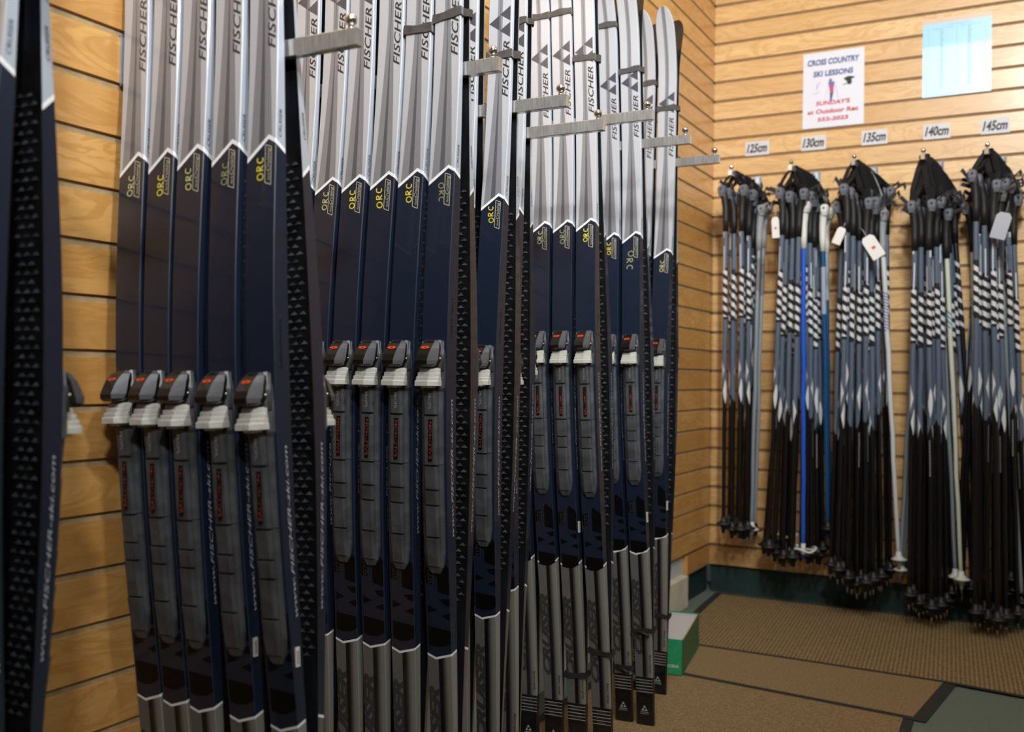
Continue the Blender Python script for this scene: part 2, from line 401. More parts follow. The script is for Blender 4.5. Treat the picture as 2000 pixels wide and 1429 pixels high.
sbox('floor', -0.2, SPAN_X, SPAN_Y, 0.2, -0.05, 0.0, m='carpet')
sbox('ceiling', -0.2, SPAN_X + 0.1, SPAN_Y - 0.1, 0.2, CEIL, CEIL + 0.05, m='ceil')
sbox('wall_right', SPAN_X, SPAN_X + 0.1, SPAN_Y, 0.2, 0.0, CEIL, m='wallp')
sbox('wall_front', -0.2, SPAN_X + 0.1, SPAN_Y - 0.1, SPAN_Y, 0.0, CEIL, m='wallp')
zb = Z0 - 29 * PITCH
sbox('baseboard_back', -0.0, SPAN_X, 0.019, 0.03, 0.0, zb, m='green_trim')
sbox('baseboard_left', -0.03, -0.019, -0.30, 0.03, 0.0, zb, m='green_trim')
sbox('trim_1', -0.03, -0.0187, SPAN_Y, -0.272, 0.0, Z0 - 28 * PITCH, m='plaster')
# cream block standing against the foot of the wall
mb = MB(); mb.bevbox(-0.0185, 0.012, -0.78, -0.300, 0.0, 0.118, 0.003)
sb = mb.build('wall_block', M['cream']); tag(sb, 'cream block low against the left wall behind the green box', 'block')

# ceiling lights
for i, (x, y, sx, sy, wt) in enumerate(LIGHTS):
    t = empty('ceiling_light', (x, y, CEIL), ['recessed ceiling light panel nearest the back corner', 'recessed ceiling light panel above the near skis', 'recessed ceiling light panel over the ski racks'][i], 'light', 'ceiling light panels')
    f = MB()
    for a in ((-sx/2-.03, -sx/2, -sy/2-.03, sy/2+.03), (sx/2, sx/2+.03, -sy/2-.03, sy/2+.03), (-sx/2, sx/2, -sy/2-.03, -sy/2), (-sx/2, sx/2, sy/2, sy/2+.03)):
        f.box(*a, -0.02, 0.0)
    f.build('frame', M['wallp'], t)
    d = MB(); d.box(-sx/2, sx/2, -sy/2, sy/2, -0.012, 0.0)
    d.build('diffuser', mat('lamp_diffuser', (0.9, 0.9, 0.9), 0.5, emit=2.0), t)
    ld = bpy.data.lights.new('lamp', 'AREA'); ld.shape = 'RECTANGLE'; ld.size = sx; ld.size_y = sy; ld.energy = wt; ld.color = (1.0, 0.965, 0.92)
    lo = bpy.data.objects.new('lamp', ld); C.objects.link(lo); lo.parent = t; lo.location = (0, 0, -0.022)

for i, (p, q, wt) in enumerate(SPOTS):  # lamps and housings added to brighten the upper walls and skis
    d = (Vector(q) - Vector(p)).normalized(); rot = d.to_track_quat('-Z', 'Y')
    t = empty('added_spot', (p[0], p[1], CEIL), f'added white spotlight number {i + 1} under the ceiling', 'light', 'added spotlights')
    t['label'] = ['added unseen white spotlight nearest the viewer', 'added unseen white spotlight second from the viewer', 'added unseen white spotlight third from the viewer', 'added unseen white spotlight aimed at the pole wall'][i]
    mb = MB(); mb.tube([(0, 0, 0), (0, 0, p[2] - CEIL + 0.05)], 0.008, 8); mb.box(-0.02, 0.02, -0.08, 0.08, -0.02, 0); mb.build('stem', M['whitep'], t)
    mb = MB(); c = Vector((0, 0, p[2] - CEIL)); mb.tube([c - d * 0.11, c - d * 0.10, c - d * 0.01], [0.03, 0.055, 0.06], 16); mb.build('added_spot_head', M['whitep'], t)
    ld = bpy.data.lights.new('spot', 'SPOT'); ld.energy = wt; ld.spot_size = SPOT_ANGLE; ld.spot_blend = 1.0; ld.shadow_soft_size = 0.10; ld.color = SPOT_COL
    lo = bpy.data.objects.new('spot', ld); C.objects.link(lo); lo.parent = t; lo.location = c + d * 0.03; lo.rotation_mode = 'QUATERNION'; lo.rotation_quaternion = rot

# ================================================================== skis
HW = 0.0245
def ski_build(g):
    """one ski of a set; g: dict L, V, T, chev, txt, tri. Returns meshes. Local: tail on floor at origin, topsheet faces -y, base side +y"""
    L, V, T, CH = g['L'], g['V'], g['T'], g['chev']
    bind = g['bow']
    def hw(z):
        w = 0.0222 + 0.0029 * min(1, z / 0.7) + 0.0009 * max(0, (z - 1.0) / (L - 1.0))
        e = L - z
        if e < 0.055: w *= math.sqrt(max(0.02, 1 - ((0.055 - e) / 0.055) ** 2 * 0.97))
        return w
    def th(z):
        a = max(0, 1 - abs(z - 0.86) / (0.80 if z < 0.86 else 0.60))
        return 0.0075 + 0.0185 * (a * a * (3 - 2 * a)) - (0.003 * max(0, (z - (L - 0.25)) / 0.25))
    def yb(z):
        c = bind * math.sin(math.pi * min(1, max(0, (z - 0.06) / 1.42))) ** 2 + 0.0072 * min(1, z / 1.4)
        k = max(0, (z - (L - 0.20)) / 0.20)
        return -c - 0.050 * k * k
    def can(z):
        pts = [(0, 0), (0.15, 0.15), (V, 0.405), (T, 0.9), (CH, 1.18), (CH + 0.3, 1.48), (L, 1.84)]
        for (a, b), (c, d) in zip(pts, pts[1:]):
            if z <= c: return b + (z - a) / (c - a) * (d - b)
        return 1.84
    zs = [0, 0.0012] + [0.03 + i * 0.035 for i in range(int((L - 0.26) / 0.035))] ; z = zs[-1]
    while z < L - 0.056: z += 0.016; zs.append(min(z, L - 0.056))
    zs += [L - 0.046, L - 0.036, L - 0.027, L - 0.019, L - 0.012, L - 0.007, L - 0.003, L - 0.001, L]
    zs = sorted(set(round(q, 5) for q in zs))
    body = MB()
    def strip(fa, fb, m, ua, ub, flip=False, sm=True):
        n = len(body.v)
        for z in zs: body.v.append(fa(z)); body.v.append(fb(z))
        for i in range(len(zs) - 1):
            a = n + 2 * i; q = (a, a + 1, a + 3, a + 2); c0, c1 = can(zs[i]), can(zs[i + 1])
            z0_, z1_ = zs[i], zs[i + 1]
            uv = [(ua(z0_), c0), (ub(z0_), c0), (ub(z1_), c1), (ua(z1_), c1)]
            if flip: q = q[::-1]; uv = uv[::-1]
            mi = m(zs[i]) if callable(m) else m
            body.face(q, mi, uv, sm)
    ins = lambda z: hw(z) * 0.955                       # face half width
    yf = lambda z: yb(z) - th(z)
    FL = lambda z: (-ins(z) + 0.0012, yf(z), z); FR = lambda z: (ins(z) - 0.0012, yf(z), z)
    ch = 0.0012
    strip(FL, FR, 0, lambda z: -HW * ins(z) / ins(0.9), lambda z: HW * ins(z) / ins(0.9))
    strip(FR, lambda z: (ins(z), yf(z) + ch, z), 0, lambda z: HW, lambda z: HW + 0.0012)
    strip(lambda z: (-ins(z), yf(z) + ch, z), FL, 0, lambda z: -HW - 0.0012, lambda z: -HW)
    strip(lambda z: (ins(z), yf(z) + ch, z), lambda z: (hw(z), yb(z) - 0.0014, z), 0, lambda z: HW + 0.0025, lambda z: HW + 0.0025 + th(z))
    strip(lambda z: (-hw(z), yb(z) - 0.0014, z), lambda z: (-ins(z), yf(z) + ch, z), 0, lambda z: -HW - 0.0025 - th(z), lambda z: -HW - 0.0025)
    strip(lambda z: (hw(z), yb(z) - 0.0014, z), lambda z: (hw(z), yb(z), z), 2, lambda z: 0, lambda z: 0)
    strip(lambda z: (-hw(z), yb(z), z), lambda z: (-hw(z), yb(z) - 0.0014, z), 2, lambda z: 0, lambda z: 0)
    kz0, kz1 = V + 0.085, CH - 0.017
    bm_ = lambda z: 2 if kz0 - 0.02 <= z <= kz1 else 3
    strip(lambda z: (hw(z), yb(z), z), lambda z: (-hw(z), yb(z), z), bm_, lambda z: 0, lambda z: 0)
    z = 0; body.quad([(-hw(z), yb(z), z), (hw(z), yb(z), z), (ins(z), yf(z), z), (-ins(z), yf(z), z)], 0, [(0, 0)] * 4)
    z = L; body.quad([(-hw(z), yb(z), z), (-ins(z), yf(z), z), (ins(z), yf(z), z), (hw(z), yb(z), z)], 0, [(0, 1.84)] * 4)
    # fish scales pressed in the base
    r = 0; z = kz0
    while z < kz1 - 0.01:
        off = 0.0 if r % 2 else 0.0074
        for q in range(-2, 3):
            xc = q * 0.0148 + off
            if abs(xc) > 0.020: continue
            wz = 0.0062; hz = 0.0046; yy = yb(z)
            A = (xc - wz, yy + 0.0012, z); B = (xc + wz, yy + 0.0012, z); T_ = (xc, yy + 0.00005, z + hz)
            A0 = (xc - wz, yy, z); B0 = (xc + wz, yy, z)
            body.quad([B, A, T_], 4); body.quad([A0, A, B, B0], 2); body.quad([A0, T_, A], 2); body.quad([B0, B, T_], 2)
        z += 0.0098; r += 1
    # artwork
    def face(u0, z0, ux=1.0):
        return lambda x, y: (u0 - y, yf(z0 + x) - 0.0004, z0 + x)
    def poly(pts, m, n=1):
        for P in pts:
            body.quad([(u_, yf(z_) - 0.0003, z_) for u_, z_ in reversed(P)], m)
    tl = g['txl']; sz = fit('FISCHER', tl, shear=0.35, spacing=1.05, off=0.012)
    text_on(body, 'FISCHER', sz, lambda x, y: (0.0205 - y * (0.0125 / (0.7 * sz)) - 0.0, yf(g['txt'] + x) - 0.0004, g['txt'] + x), 5, shear=0.35, spacing=1.05, off=0.012)
    # triangle emblem: big triangle pointing left, its centre left open
    tz, H, W_ = g['tri'], 0.058, 0.044; xr = 0.0215; xl = xr - W_
    def tri(ax, az, hx, hz):   # apex left
        body.quad([(ax, yf(az) - 0.0003, az), (ax + hx, yf(az - hz) - 0.0003, az - hz), (ax + hx, yf(az + hz) - 0.0003, az + hz)], 6)
    tri(xl, tz, W_ / 2 - 0.0006, H / 4 - 0.0006); tri(xl + W_ / 2 + .0006, tz + H / 4 + 0.0004, W_ / 2 - 0.0008, H / 4 - 0.0008); tri(xl + W_ / 2 + .0006, tz - H / 4 - 0.0004, W_ / 2 - 0.0008, H / 4 - 0.0008)
    # script badge under the chevron
    b0, b1 = CH - 0.066, CH - 0.013; ul, ur = 0.0072, 0.0172; sk = 0.004
    def line(p, q, wd, m):
        d = Vector((q[0] - p[0], q[1] - p[1])); n_ = Vector((-d.y, d.x)).normalized() * wd / 2
        P = [(p[0] + n_.x, p[1] + n_.y), (p[0] - n_.x, p[1] - n_.y), (q[0] - n_.x, q[1] - n_.y), (q[0] + n_.x, q[1] + n_.y)]
        body.quad([(a, yf(c) - 0.0004, c) for a, c in P], m)
    pa = [(ul, b0 + sk), (ur, b0), (ur, b1 - sk), (ul, b1)]
    for i in range(4): line(pa[i], pa[(i + 1) % 4], 0.0011, 7)
    s1 = fit('Cruising', 0.031, shear=0.4); text_on(body, 'Cruising', s1, lambda x, y: (0.0150 - y * (0.0062 / (0.72 * s1)), yf(b0 + 0.018 + x) - 0.0004, b0 + 0.018 + x), 7, shear=0.4)
    s2 = fit('Nordic', 0.011, shear=0.3); text_on(body, 'Nordic', s2, lambda x, y: (0.0150 - y * 1.4, yf(b0 + 0.006 + x) - 0.0004, b0 + 0.006 + x), 7, shear=0.3)
    # dark camouflage blocks below the binding
    poly([[(0.001, 0.553), (0.005, 0.562), (0.0225, 0.548), (0.0225, 0.505), (0.001, 0.510)], [(-0.018, 0.4865), (-0.018, 0.4735), (0.000, 0.480)],
          [(0.004, 0.497), (0.0225, 0.500), (0.0225, 0.488), (0.012, 0.490)], [(0.006, 0.471), (0.0225, 0.478), (0.0225, 0.466)],
          [(-0.0185, 0.453), (-0.0185, 0.424), (-0.006, 0.421), (0.010, 0.423), (0.0225, 0.430), (0.0225, 0.449), (0.0, 0.451)], [(-0.021, 0.545), (-0.021, 0.520), (-0.008, 0.520), (-0.008, 0.548)]], 8)
    s3 = fit('SIZE', 0.024); text_on(body, 'SIZE', s3, lambda x, y: (-0.006 - y * (0.011 / (0.72 * s3)), yf(0.521 + x) - 0.0007, 0.521 + x), 9)
    # large stencilled word near the tail
    s4 = fit('CRUISER', 0.185, shear=0.35, off=0.05); text_on(body, 'CRUISER', s4, lambda x, y: (-0.0022 - y * (0.0185 / (0.72 * s4)), yf(0.172 + x) - 0.0004, 0.172 + x), 9, shear=0.35, off=0.05)
    s5 = fit('Nordic Cruising', 0.045, shear=0.35); text_on(body, 'Nordic Cruising', s5, lambda x, y: (0.0195 - y * 1.2, yf(0.130 + x) - 0.0004, 0.130 + x), 8, shear=0.35)
    for (cx, cz, r_) in ((0, 0.047, 0.0042), (-0.0042, 0.040, 0.0042), (0.0042, 0.040, 0.0042)):
        body.quad([(cx - r_ * .9, yf(cz) - .0004, cz - r_ * .75), (cx, yf(cz) - .0004, cz + r_ * .75), (cx + r_ * .9, yf(cz) - .0004, cz - r_ * .75)][::-1], 10)
    poly([[(-0.010, 0.0325), (-0.010, 0.0338), (0.010, 0.0338), (0.010, 0.0325)], [(-0.011, 0.029), (-0.011, 0.0298), (0.011, 0.0298), (0.011, 0.029)]], 10)
    s6 = fit('MADE IN AUSTRIA', 0.026); 
    for zz in (0.068, 0.063, 0.058): text_on(body, 'MADE IN AUSTRIA' if zz == 0.068 else '28/20 49-44-47', s6, lambda x, y: (-0.011 + x * 0.9, yf(zz) - 0.0004, zz + y), 9)
    # lettering on both sidewalls
    def side(sgn, z0, s0, k=1.0):
        def fn(x, y):
            z = z0 + x; t = (s0 - y * k) / th(z); t = max(0.04, min(0.96, t))
            xx = ins(z) + (hw(z) - ins(z)) * t
            return (sgn * (xx + 0.0004), yf(z) + ch + (th(z) - ch - 0.0014) * t, z)
        return fn
    def side_l(z0, s0, k=1.0):
        f_ = side(-1, z0, s0, -k)
        return f_
    s7 = fit('www.FISCHER-ski.com', 0.215, shear=0.3); s8 = fit('CRUISER', 0.036, shear=0.3); s9 = fit('S-030121143714', 0.062)
    text_on(body, 'www.FISCHER-ski.com', s7, side(1, T - 0.305, 0.016, 0.0062 / (0.72 * s7)), 10, shear=0.3)
    text_on(body, 'www.FISCHER-ski.com', s7, side_l(T - 0.305, 0.008, 0.0062 / (0.72 * s7)), 10, shear=0.3)
    text_on(body, 'CRUISER', s8, side(1, CH - 0.004, 0.0095, 0.0062 / (0.72 * s8)), 5, shear=0.3)
    text_on(body, 'CRUISER', s8, side_l(CH + 0.002, 0.0035, 0.0062 / (0.72 * s8)), 5, shear=0.3)
    text_on(body, 'S-030121143714', s9, side(1, T + 0.006, 0.013, 0.0048 / (0.72 * s9)), 8)
    me = body.mesh('body', [M['top'], M['edge'], M['base'], M['glide'], M['scale'], M['print_dk'], M['print_tri'], M['print_gold'], M['print_blk'], M['print_lo'], M['print_lt']])

    # ---- binding (origin at ski origin)
    S = lambda z: yf(z)                                 # topsheet surface
    def ring(prof, z, dz=0): return [(x, S(z) - h, z + dz) for x, h in prof]
    def extr(b, prof0, z0, prof1, z1, m=0): b.loft([ring(prof0, z0), ring(prof1, z1)], m)
    P = MB()
    base = [(-0.0185, -0.0004), (0.0185, -0.0004), (0.0185, 0.004), (0.014, 0.0062), (-0.014, 0.0062), (-0.0185, 0.004)]
    wide = [(-0.0215, -0.0004), (0.0215, -0.0004), (0.0215, 0.006), (0.017, 0.011), (-0.017, 0.011), (-0.0215, 0.006)]
    nar = [(x * 0.8, h) for x, h in base]; end = [(x * 0.45, h * 0.6) for x, h in base]
    P.loft([ring(end, T - 0.362), ring(nar, T - 0.352), ring(base, T - 0.330), ring(base, T - 0.27), ring(base, T - 0.192)], 0)
    P.loft([ring([(x, h * 1.12) for x, h in base], T - 0.191), ring([(x, h * 1.12) for x, h in base], T - 0.116), ring([(x, h * 1.12) for x, h in base], T - 0.078), ring(wide, T - 0.072), ring(wide, T - 0.045), ring([(x * 0.94, h * 1.3) for x, h in wide], T - 0.02), ring([(x * 0.7, h * 0.7) for x, h in wide], T + 0.002)], 0)
    def seg(z0, z1, h0, h1, w=0.0125):
        a = [(-w, 0.003), (w, 0.003), (w, h0 - 0.002), (w - 0.004, h0), (-w + 0.003, h0), (-w, h0 - 0.002)]
        b = [(x, (h if h < 0.0035 else h - h0 + h1)) for x, h in a]
        P.loft([ring(a, z0), ring(b, z1)], 0)
    seg(T - 0.350, T - 0.3065, 0.0085, 0.0125); seg(T - 0.3035, T - 0.2565, 0.0100, 0.0122); seg(T - 0.2535, T - 0.2325, 0.0100, 0.0122); seg(T - 0.2295, T - 0.1945, 0.0098, 0.0120); seg(T - 0.1915, T - 0.1165, 0.0112, 0.0122)
    seg(T - 0.113, T - 0.074, 0.0115, 0.0150, 0.0115)
    for q in (-0.0205, 0.0205): P.tube([(q, S(T - 0.04) - 0.008, T - 0.045), (q * 0.9, S(T) - 0.004, T + 0.0)], [0.0028, 0.0016], 8)
    s = fit('PROFIL', 0.027, shear=-0.2); text_on(P, 'PROFIL', s, lambda x, y: (-0.001 + y * (0.0052 / (0.72 * s)), S(T - 0.08) - 0.0160 + 0.0022 * x / 0.027, T - 0.080 - x), 1, shear=-0.2)
    P.quad([(0.0055, S(T - .13) - 0.0120, T - 0.185), (-0.0020, S(T - .13) - 0.0120, T - 0.185), (-0.0020, S(T - .13) - 0.0128, T - 0.121), (0.0055, S(T - .13) - 0.0128, T - 0.121)][::-1], 2)
    s = fit('SALOMON', 0.058, off=0.02); text_on(P, 'SALOMON', s, lambda x, y: (0.0045 - y * (0.0050 / (0.72 * s)), S(T - .13) - 0.0127 - 0.0008 * x / 0.064, T - 0.182 + x), 3, off=0.02)
    bind_me = P.mesh('binding', [M['bplate'], M['ltgrey'], M['print_blk'], M['redbr']])
    Lv = MB()
    def lr(z, w0, w1, h0, h1, skew=0.0):
        y = S(T - 0.02)
        return [(-w0 / 2, y - h0, z), (w0 / 2, y - h0, z), (w0 / 2 + 0.0005, y - h0 - (h1 - h0) * 0.35, z + skew), (w1 / 2, y - h1, z + skew), (-w1 / 2, y - h1, z + skew), (-w0 / 2, y - h0 - (h1 - h0) * 0.35, z + skew)]
    rings = [lr(T + 0.0015, 0.020, 0.014, 0.004, 0.010), lr(T - 0.003, 0.030, 0.021, 0.005, 0.018), lr(T - 0.011, 0.034, 0.022, 0.007, 0.0265), lr(T - 0.021, 0.036, 0.021, 0.008, 0.033), lr(T - 0.030, 0.037, 0.021, 0.010, 0.0375), lr(T - 0.036, 0.034, 0.021, 0.014, 0.037), lr(T - 0.0395, 0.024, 0.018, 0.020, 0.033)]
    Lv.loft(rings, 0, mf=lambda i, j: 1 if j in (2, 4) and i < 5 else 0)
    n = len(Lv.v); yy = lambda z: S(T - 0.02) - (0.018 + (T - 0.003 - z) * 1.0625 if z > T - 0.011 else 0.0265 + (T - 0.011 - z) * 0.65) - 0.0007
    el = [(0.0075 * math.cos(q * math.pi / 8), T - 0.0098 + 0.0021 * math.sin(q * math.pi / 8)) for q in range(16)]
    for q in range(8):
        (xa_, za2), (xb_, zb2) = el[q], el[q + 1]; (xc_, zc2), (xd_, zd2) = el[(16 - q) % 16], el[15 - q]
        Lv.quad([(xa_, yy(za2), za2), (xb_, yy(zb2), zb2), (xd_, yy(zd2), zd2), (xc_, yy(zc2), zc2)], 2)
    Lv.quad([(-0.0022, yy(T - 0.0105) - 0.0004, T - 0.0108), (0.0008, yy(T - 0.0105) - 0.0004, T - 0.0108), (0.0022, yy(T - 0.0088) - 0.0004, T - 0.0086), (-0.0008, yy(T - 0.0088) - 0.0004, T - 0.0086)], 0)
    for q in (-1, 1): Lv.ball((q * 0.0182, S(T - 0.02) - 0.012, T - 0.027), 0.0022, 3, 8)
    lev_me = Lv.mesh('toe_lever', [M['bblack'], M['bgrey'], M['red'], M['steel']])
    Bm = MB()
    y = S(T - 0.05)
    for i, (h, zt) in enumerate(((0.0225, T - 0.0415), (0.0265, T - 0.0480), (0.0300, T - 0.0545), (0.0330, T - 0.0605))):
        w = 0.0135 + i * 0.0006
        pr = [(-w, y - 0.008), (w + 0.004, y - 0.008), (w + 0.005, y - h + 0.012), (w - 0.0065, y - h), (-w + 0.0015, y - h), (-w, y - h + 0.003)]
        zb_ = zt - (0.0062 if i < 3 else 0.0085)
        Bm.loft([[(x, yy_, zb_) for x, yy_ in pr], [(x, yy_ , zt - 0.0016) for x, yy_ in pr], [(x * 0.96, yy_ + 0.0016, zt) for x, yy_ in pr]], 0)
    Bm.loft([[(x, yy_, T - 0.0725) for x, yy_ in ((-0.006, y - 0.008), (0.010, y - 0.008), (0.010, y - 0.026), (-0.006, y - 0.026))], [(x, yy_, T - 0.068) for x, yy_ in ((-0.006, y - 0.008), (0.010, y - 0.008), (0.010, y - 0.028), (-0.006, y - 0.028))]], 0)
    bum_me = Bm.mesh('toe_bumper', [M['bwhite']])
    return dict(body=me, binding=bind_me, lever=lev_me, bumper=bum_me, yf=yf, yb=yb, th=th, g=g)

def orc_mesh(seed, matl, yf, z0, u0, sc=1.0, flip=False):
    """hand-painted O R C, reading up the ski"""
    r = random.Random(seed); mb = MB()
    O = [(0.0045 + 0.0042 * math.cos(t), 0.005 + 0.0048 * math.sin(t)) for t in [i * math.pi / 7 for i in range(15)]]
    Rr = [(0.0125, 0.0), (0.0125, 0.010), (0.0165, 0.0098), (0.0178, 0.0078), (0.0165, 0.0056), (0.0130, 0.0050), (0.0185, 0.0)]
    Cc = [(0.0290 , 0.0092), (0.0268, 0.0103), (0.0240, 0.0092), (0.0226, 0.0062), (0.0230, 0.0028), (0.0252, 0.0006), (0.0285, 0.0010)]
    rot = r.uniform(-0.10, 0.10)
    for k, st in enumerate((O, Rr, Cc)):
        jx, jy = r.uniform(-.0008, .0008), r.uniform(-.0012, .0012)
        P = []
        for x, y in st:
            x += jx; y += jy + rot * x; x *= sc; y *= sc
            if flip: x, y = 0.029 * sc - x, 0.010 * sc - y
            P.append(Vector((u0 - y, z0 + x)))
        for a, b in zip(P, P[1:]):
            d = (b - a).normalized() if (b - a).length > 0 else Vector((1, 0)); nn = Vector((-d.y, d.x)) * 0.00085 * sc; a2, b2 = a - d * 0.0004, b + d * 0.0004
            mb.quad([(p.x, yf(p.y) - 0.0009, p.y) for p in (a2 + nn, a2 - nn, b2 - nn, b2 + nn)])
    return mb.mesh('painted_mark', [matl])

SETS = {
 0: dict(arm=-3.196, L=1.72, V=0.405, T=0.850, chev=1.172, txt=1.29, txl=0.11, tri=1.43, bow=0.018, z=1.300, slot=13),
 1: dict(arm=-2.862, L=1.72, V=0.400, T=0.848, chev=1.153, txt=1.265, txl=0.105, tri=1.40, bow=0.018, z=1.300, slot=13),
 2: dict(arm=-2.500, L=1.76, V=0.402, T=0.901, chev=1.180, txt=1.355, txl=0.105, tri=1.492, bow=0.018, z=1.367, slot=12),
 3: dict(arm=-2.251, L=1.76, V=0.405, T=0.901, chev=1.180, txt=1.357, txl=0.104, tri=1.496, bow=0.018, z=1.372, slot=12),
 4: dict(arm=-2.082, L=1.80, V=0.415, T=0.920, chev=1.190, txt=1.395, txl=0.104, tri=1.535, bow=0.018, z=1.367, slot=12),
 5: dict(arm=-1.813, L=1.86, V=0.424, T=0.946, chev=1.198, txt=1.434, txl=0.105, tri=1.576, bow=0.018, z=1.450, slot=11),
 6: dict(arm=-1.553, L=1.86, V=0.418, T=0.949, chev=1.203, txt=1.434, txl=0.105, tri=1.574, bow=0.018, z=1.452, slot=11),
 7: dict(arm=-1.311, L=1.825, V=0.418, T=0.947, chev=1.190, txt=1.435, txl=0.105, tri=1.580, bow=0.018, z=1.452, slot=11),
}
# each ski pair: set, x of the face's right edge at the floor, lean (dx per dz), painted mark (colour, offset, size, turned) , where
Y, Gy, W_ = 'chalk_y', 'chalk_g', 'chalk_w'
PAIRS = [
 (0, 0.0830, -0.002, None), (0, 0.1370, -0.002, None), (0, 0.1910, -0.002, None), (0, 0.2455, -0.002, None),
 (1, 0.1375, -0.0574, (W_, -.062, 1.0, 0)), (1, 0.1830, -0.0477, (Y, -.066, 1.0, 0)), (1, 0.2300, -0.0406, (W_, -.062, 1.0, 0)), (1, 0.3052, -0.0520, (Gy, -.060, 1.0, 0)), (1, 0.3790, -0.0625, (Y, -.058, 1.0, 0)),
 (2, 0.0545, 0.0055, None), (2, 0.1067, 0.0117, (W_, -.056, 1.0, 0)), (2, 0.1706, 0.0051, (Y, -.058, 1.05, 0)), (2, 0.2244, 0.0092, (Y, -.060, 1.1, 0)), (2, 0.2838, 0.0059, (Y, -.056, 1.05, 0)), (2, 0.3579, -0.0072, (Gy, -.058, 1.0, 1)),
 (3, 0.2315, 0.0, None), (3, 0.2925, 0.0083, (Y, -.054, 1.0, 0)),
 (4, 0.2450, 0.0, None),
 (5, 0.1571, -0.0288, None), (5, 0.221, -0.0353, (W_, -.052, 1.0, 0)), (5, 0.279, -0.0368, (Gy, -.054, 1.1, 0)), (5, 0.3394, -0.0397, (Y, -.052, 1.0, 0)),
 (6, 0.2858, -0.0377, (Y, -.054, 1.0, 0)), (6, 0.3412, -0.0363, (Gy, -.092, 1.5, 1)),
 (7, 0.2150, 0.012, None), (7, 0.2859, 0.0054, (W_, -.062, 1.0, 0)),
]
NAMES = {0: 'far left row', 1: 'front row of five', 2: 'row of six', 3: 'middle row of two', 4: 'lone middle pair', 5: 'row of four', 6: 'second farthest row', 7: 'farthest row'}
ORD = {1: ['left end', 'second from left', 'middle', 'fourth from left', 'right end'], 2: ['left end', 'second from left', 'third from left', 'fourth from left', 'fifth from left', 'right end'],
       5: ['left end', 'second from left', 'third from left', 'right end'], 3: ['left', 'right'], 6: ['left', 'right'], 7: ['left', 'right'], 0: ['first', 'second', 'third', 'right end'], 4: ['only']}
MARKS = {Y: 'bright yellow painted initials', Gy: 'faded painted initials', W_: 'pale yellow painted initials', None: 'no initials in view'}
KIT = {k: ski_build(g) for k, g in SETS.items()}
cnt = {}; SK = {}
for i, (s, xr, k, mk) in enumerate(PAIRS):
    K = KIT[s]; g = SETS[s]; c = cnt.get(s, 0); cnt[s] = c + 1
    th_ = math.atan(k); xc = xr - 0.0245
    lab = f"silver navy ski, {ORD[s][c]} in the {NAMES[s]}, {MARKS[mk[0] if mk else None]}"
    a = empty('ski', (xc, g['arm'], 0.001 + abs(k) * 0.026), lab, 'ski', 'skis facing the viewer', (0, th_, 0))
    b_ = empty('ski', (xc, g['arm'], 0.001 + abs(k) * 0.026), None, None, None, (0, -th_, math.pi))
    b_.rotation_euler = (Matrix.Rotation(th_, 4, 'Y') @ Matrix.Rotation(math.pi, 4, 'Z')).to_euler()
    last = (i == len(PAIRS) - 1) or PAIRS[i + 1][0] != s
    if last: tag(b_, f"ski turned away, black scaled base showing, right end of {NAMES[s]}", 'ski', 'skis turned away')
    else: tag(b_, f"rear ski turned away behind the {ORD[s][c]} ski in the {NAMES[s]}", 'ski', 'skis turned away')
    for t in (a, b_):
        link('body', K['body'], t); bd = link('binding', K['binding'], t)
        link('toe_lever', K['lever'], bd); link('toe_bumper', K['bumper'], bd)['label'] = 'pale grey ribbed toe bumper'
    if mk: link('painted_mark', orc_mesh(40 + i, M[mk[0]], K['yf'], g['chev'] + mk[1], (0.0055 if mk[2] < 1.3 else 0.006), mk[2], bool(mk[3])), a)['label'] = 'hand painted initials'
    SK[(s, c)] = (a, xr, k)

# little white barcode stickers on the sidewalls
for s, c, z in ((1, 3, 0.485), (1, 4, 0.482), (5, 2, 0.502), (6, 1, 0.497), (7, 1, 0.497)):
    a, xr, k = SK[(s, c)]; K = KIT[s]; mb = MB(); y0 = K['yf'](z) + 0.003; x = 0.0256
    mb.box(x - 0.0015, x + 0.0005, y0, y0 + 0.007, z, z + 0.024, 0)
    for q in range(6): mb.box(x + 0.0005, x + 0.0007, y0 + 0.0015, y0 + 0.0055, z + 0.004 + q * 0.0028, z + 0.0052 + q * 0.0028, 1)
    mb.build('barcode_sticker', [M['sticker'], M['ink']], a)['label'] = 'white barcode sticker'

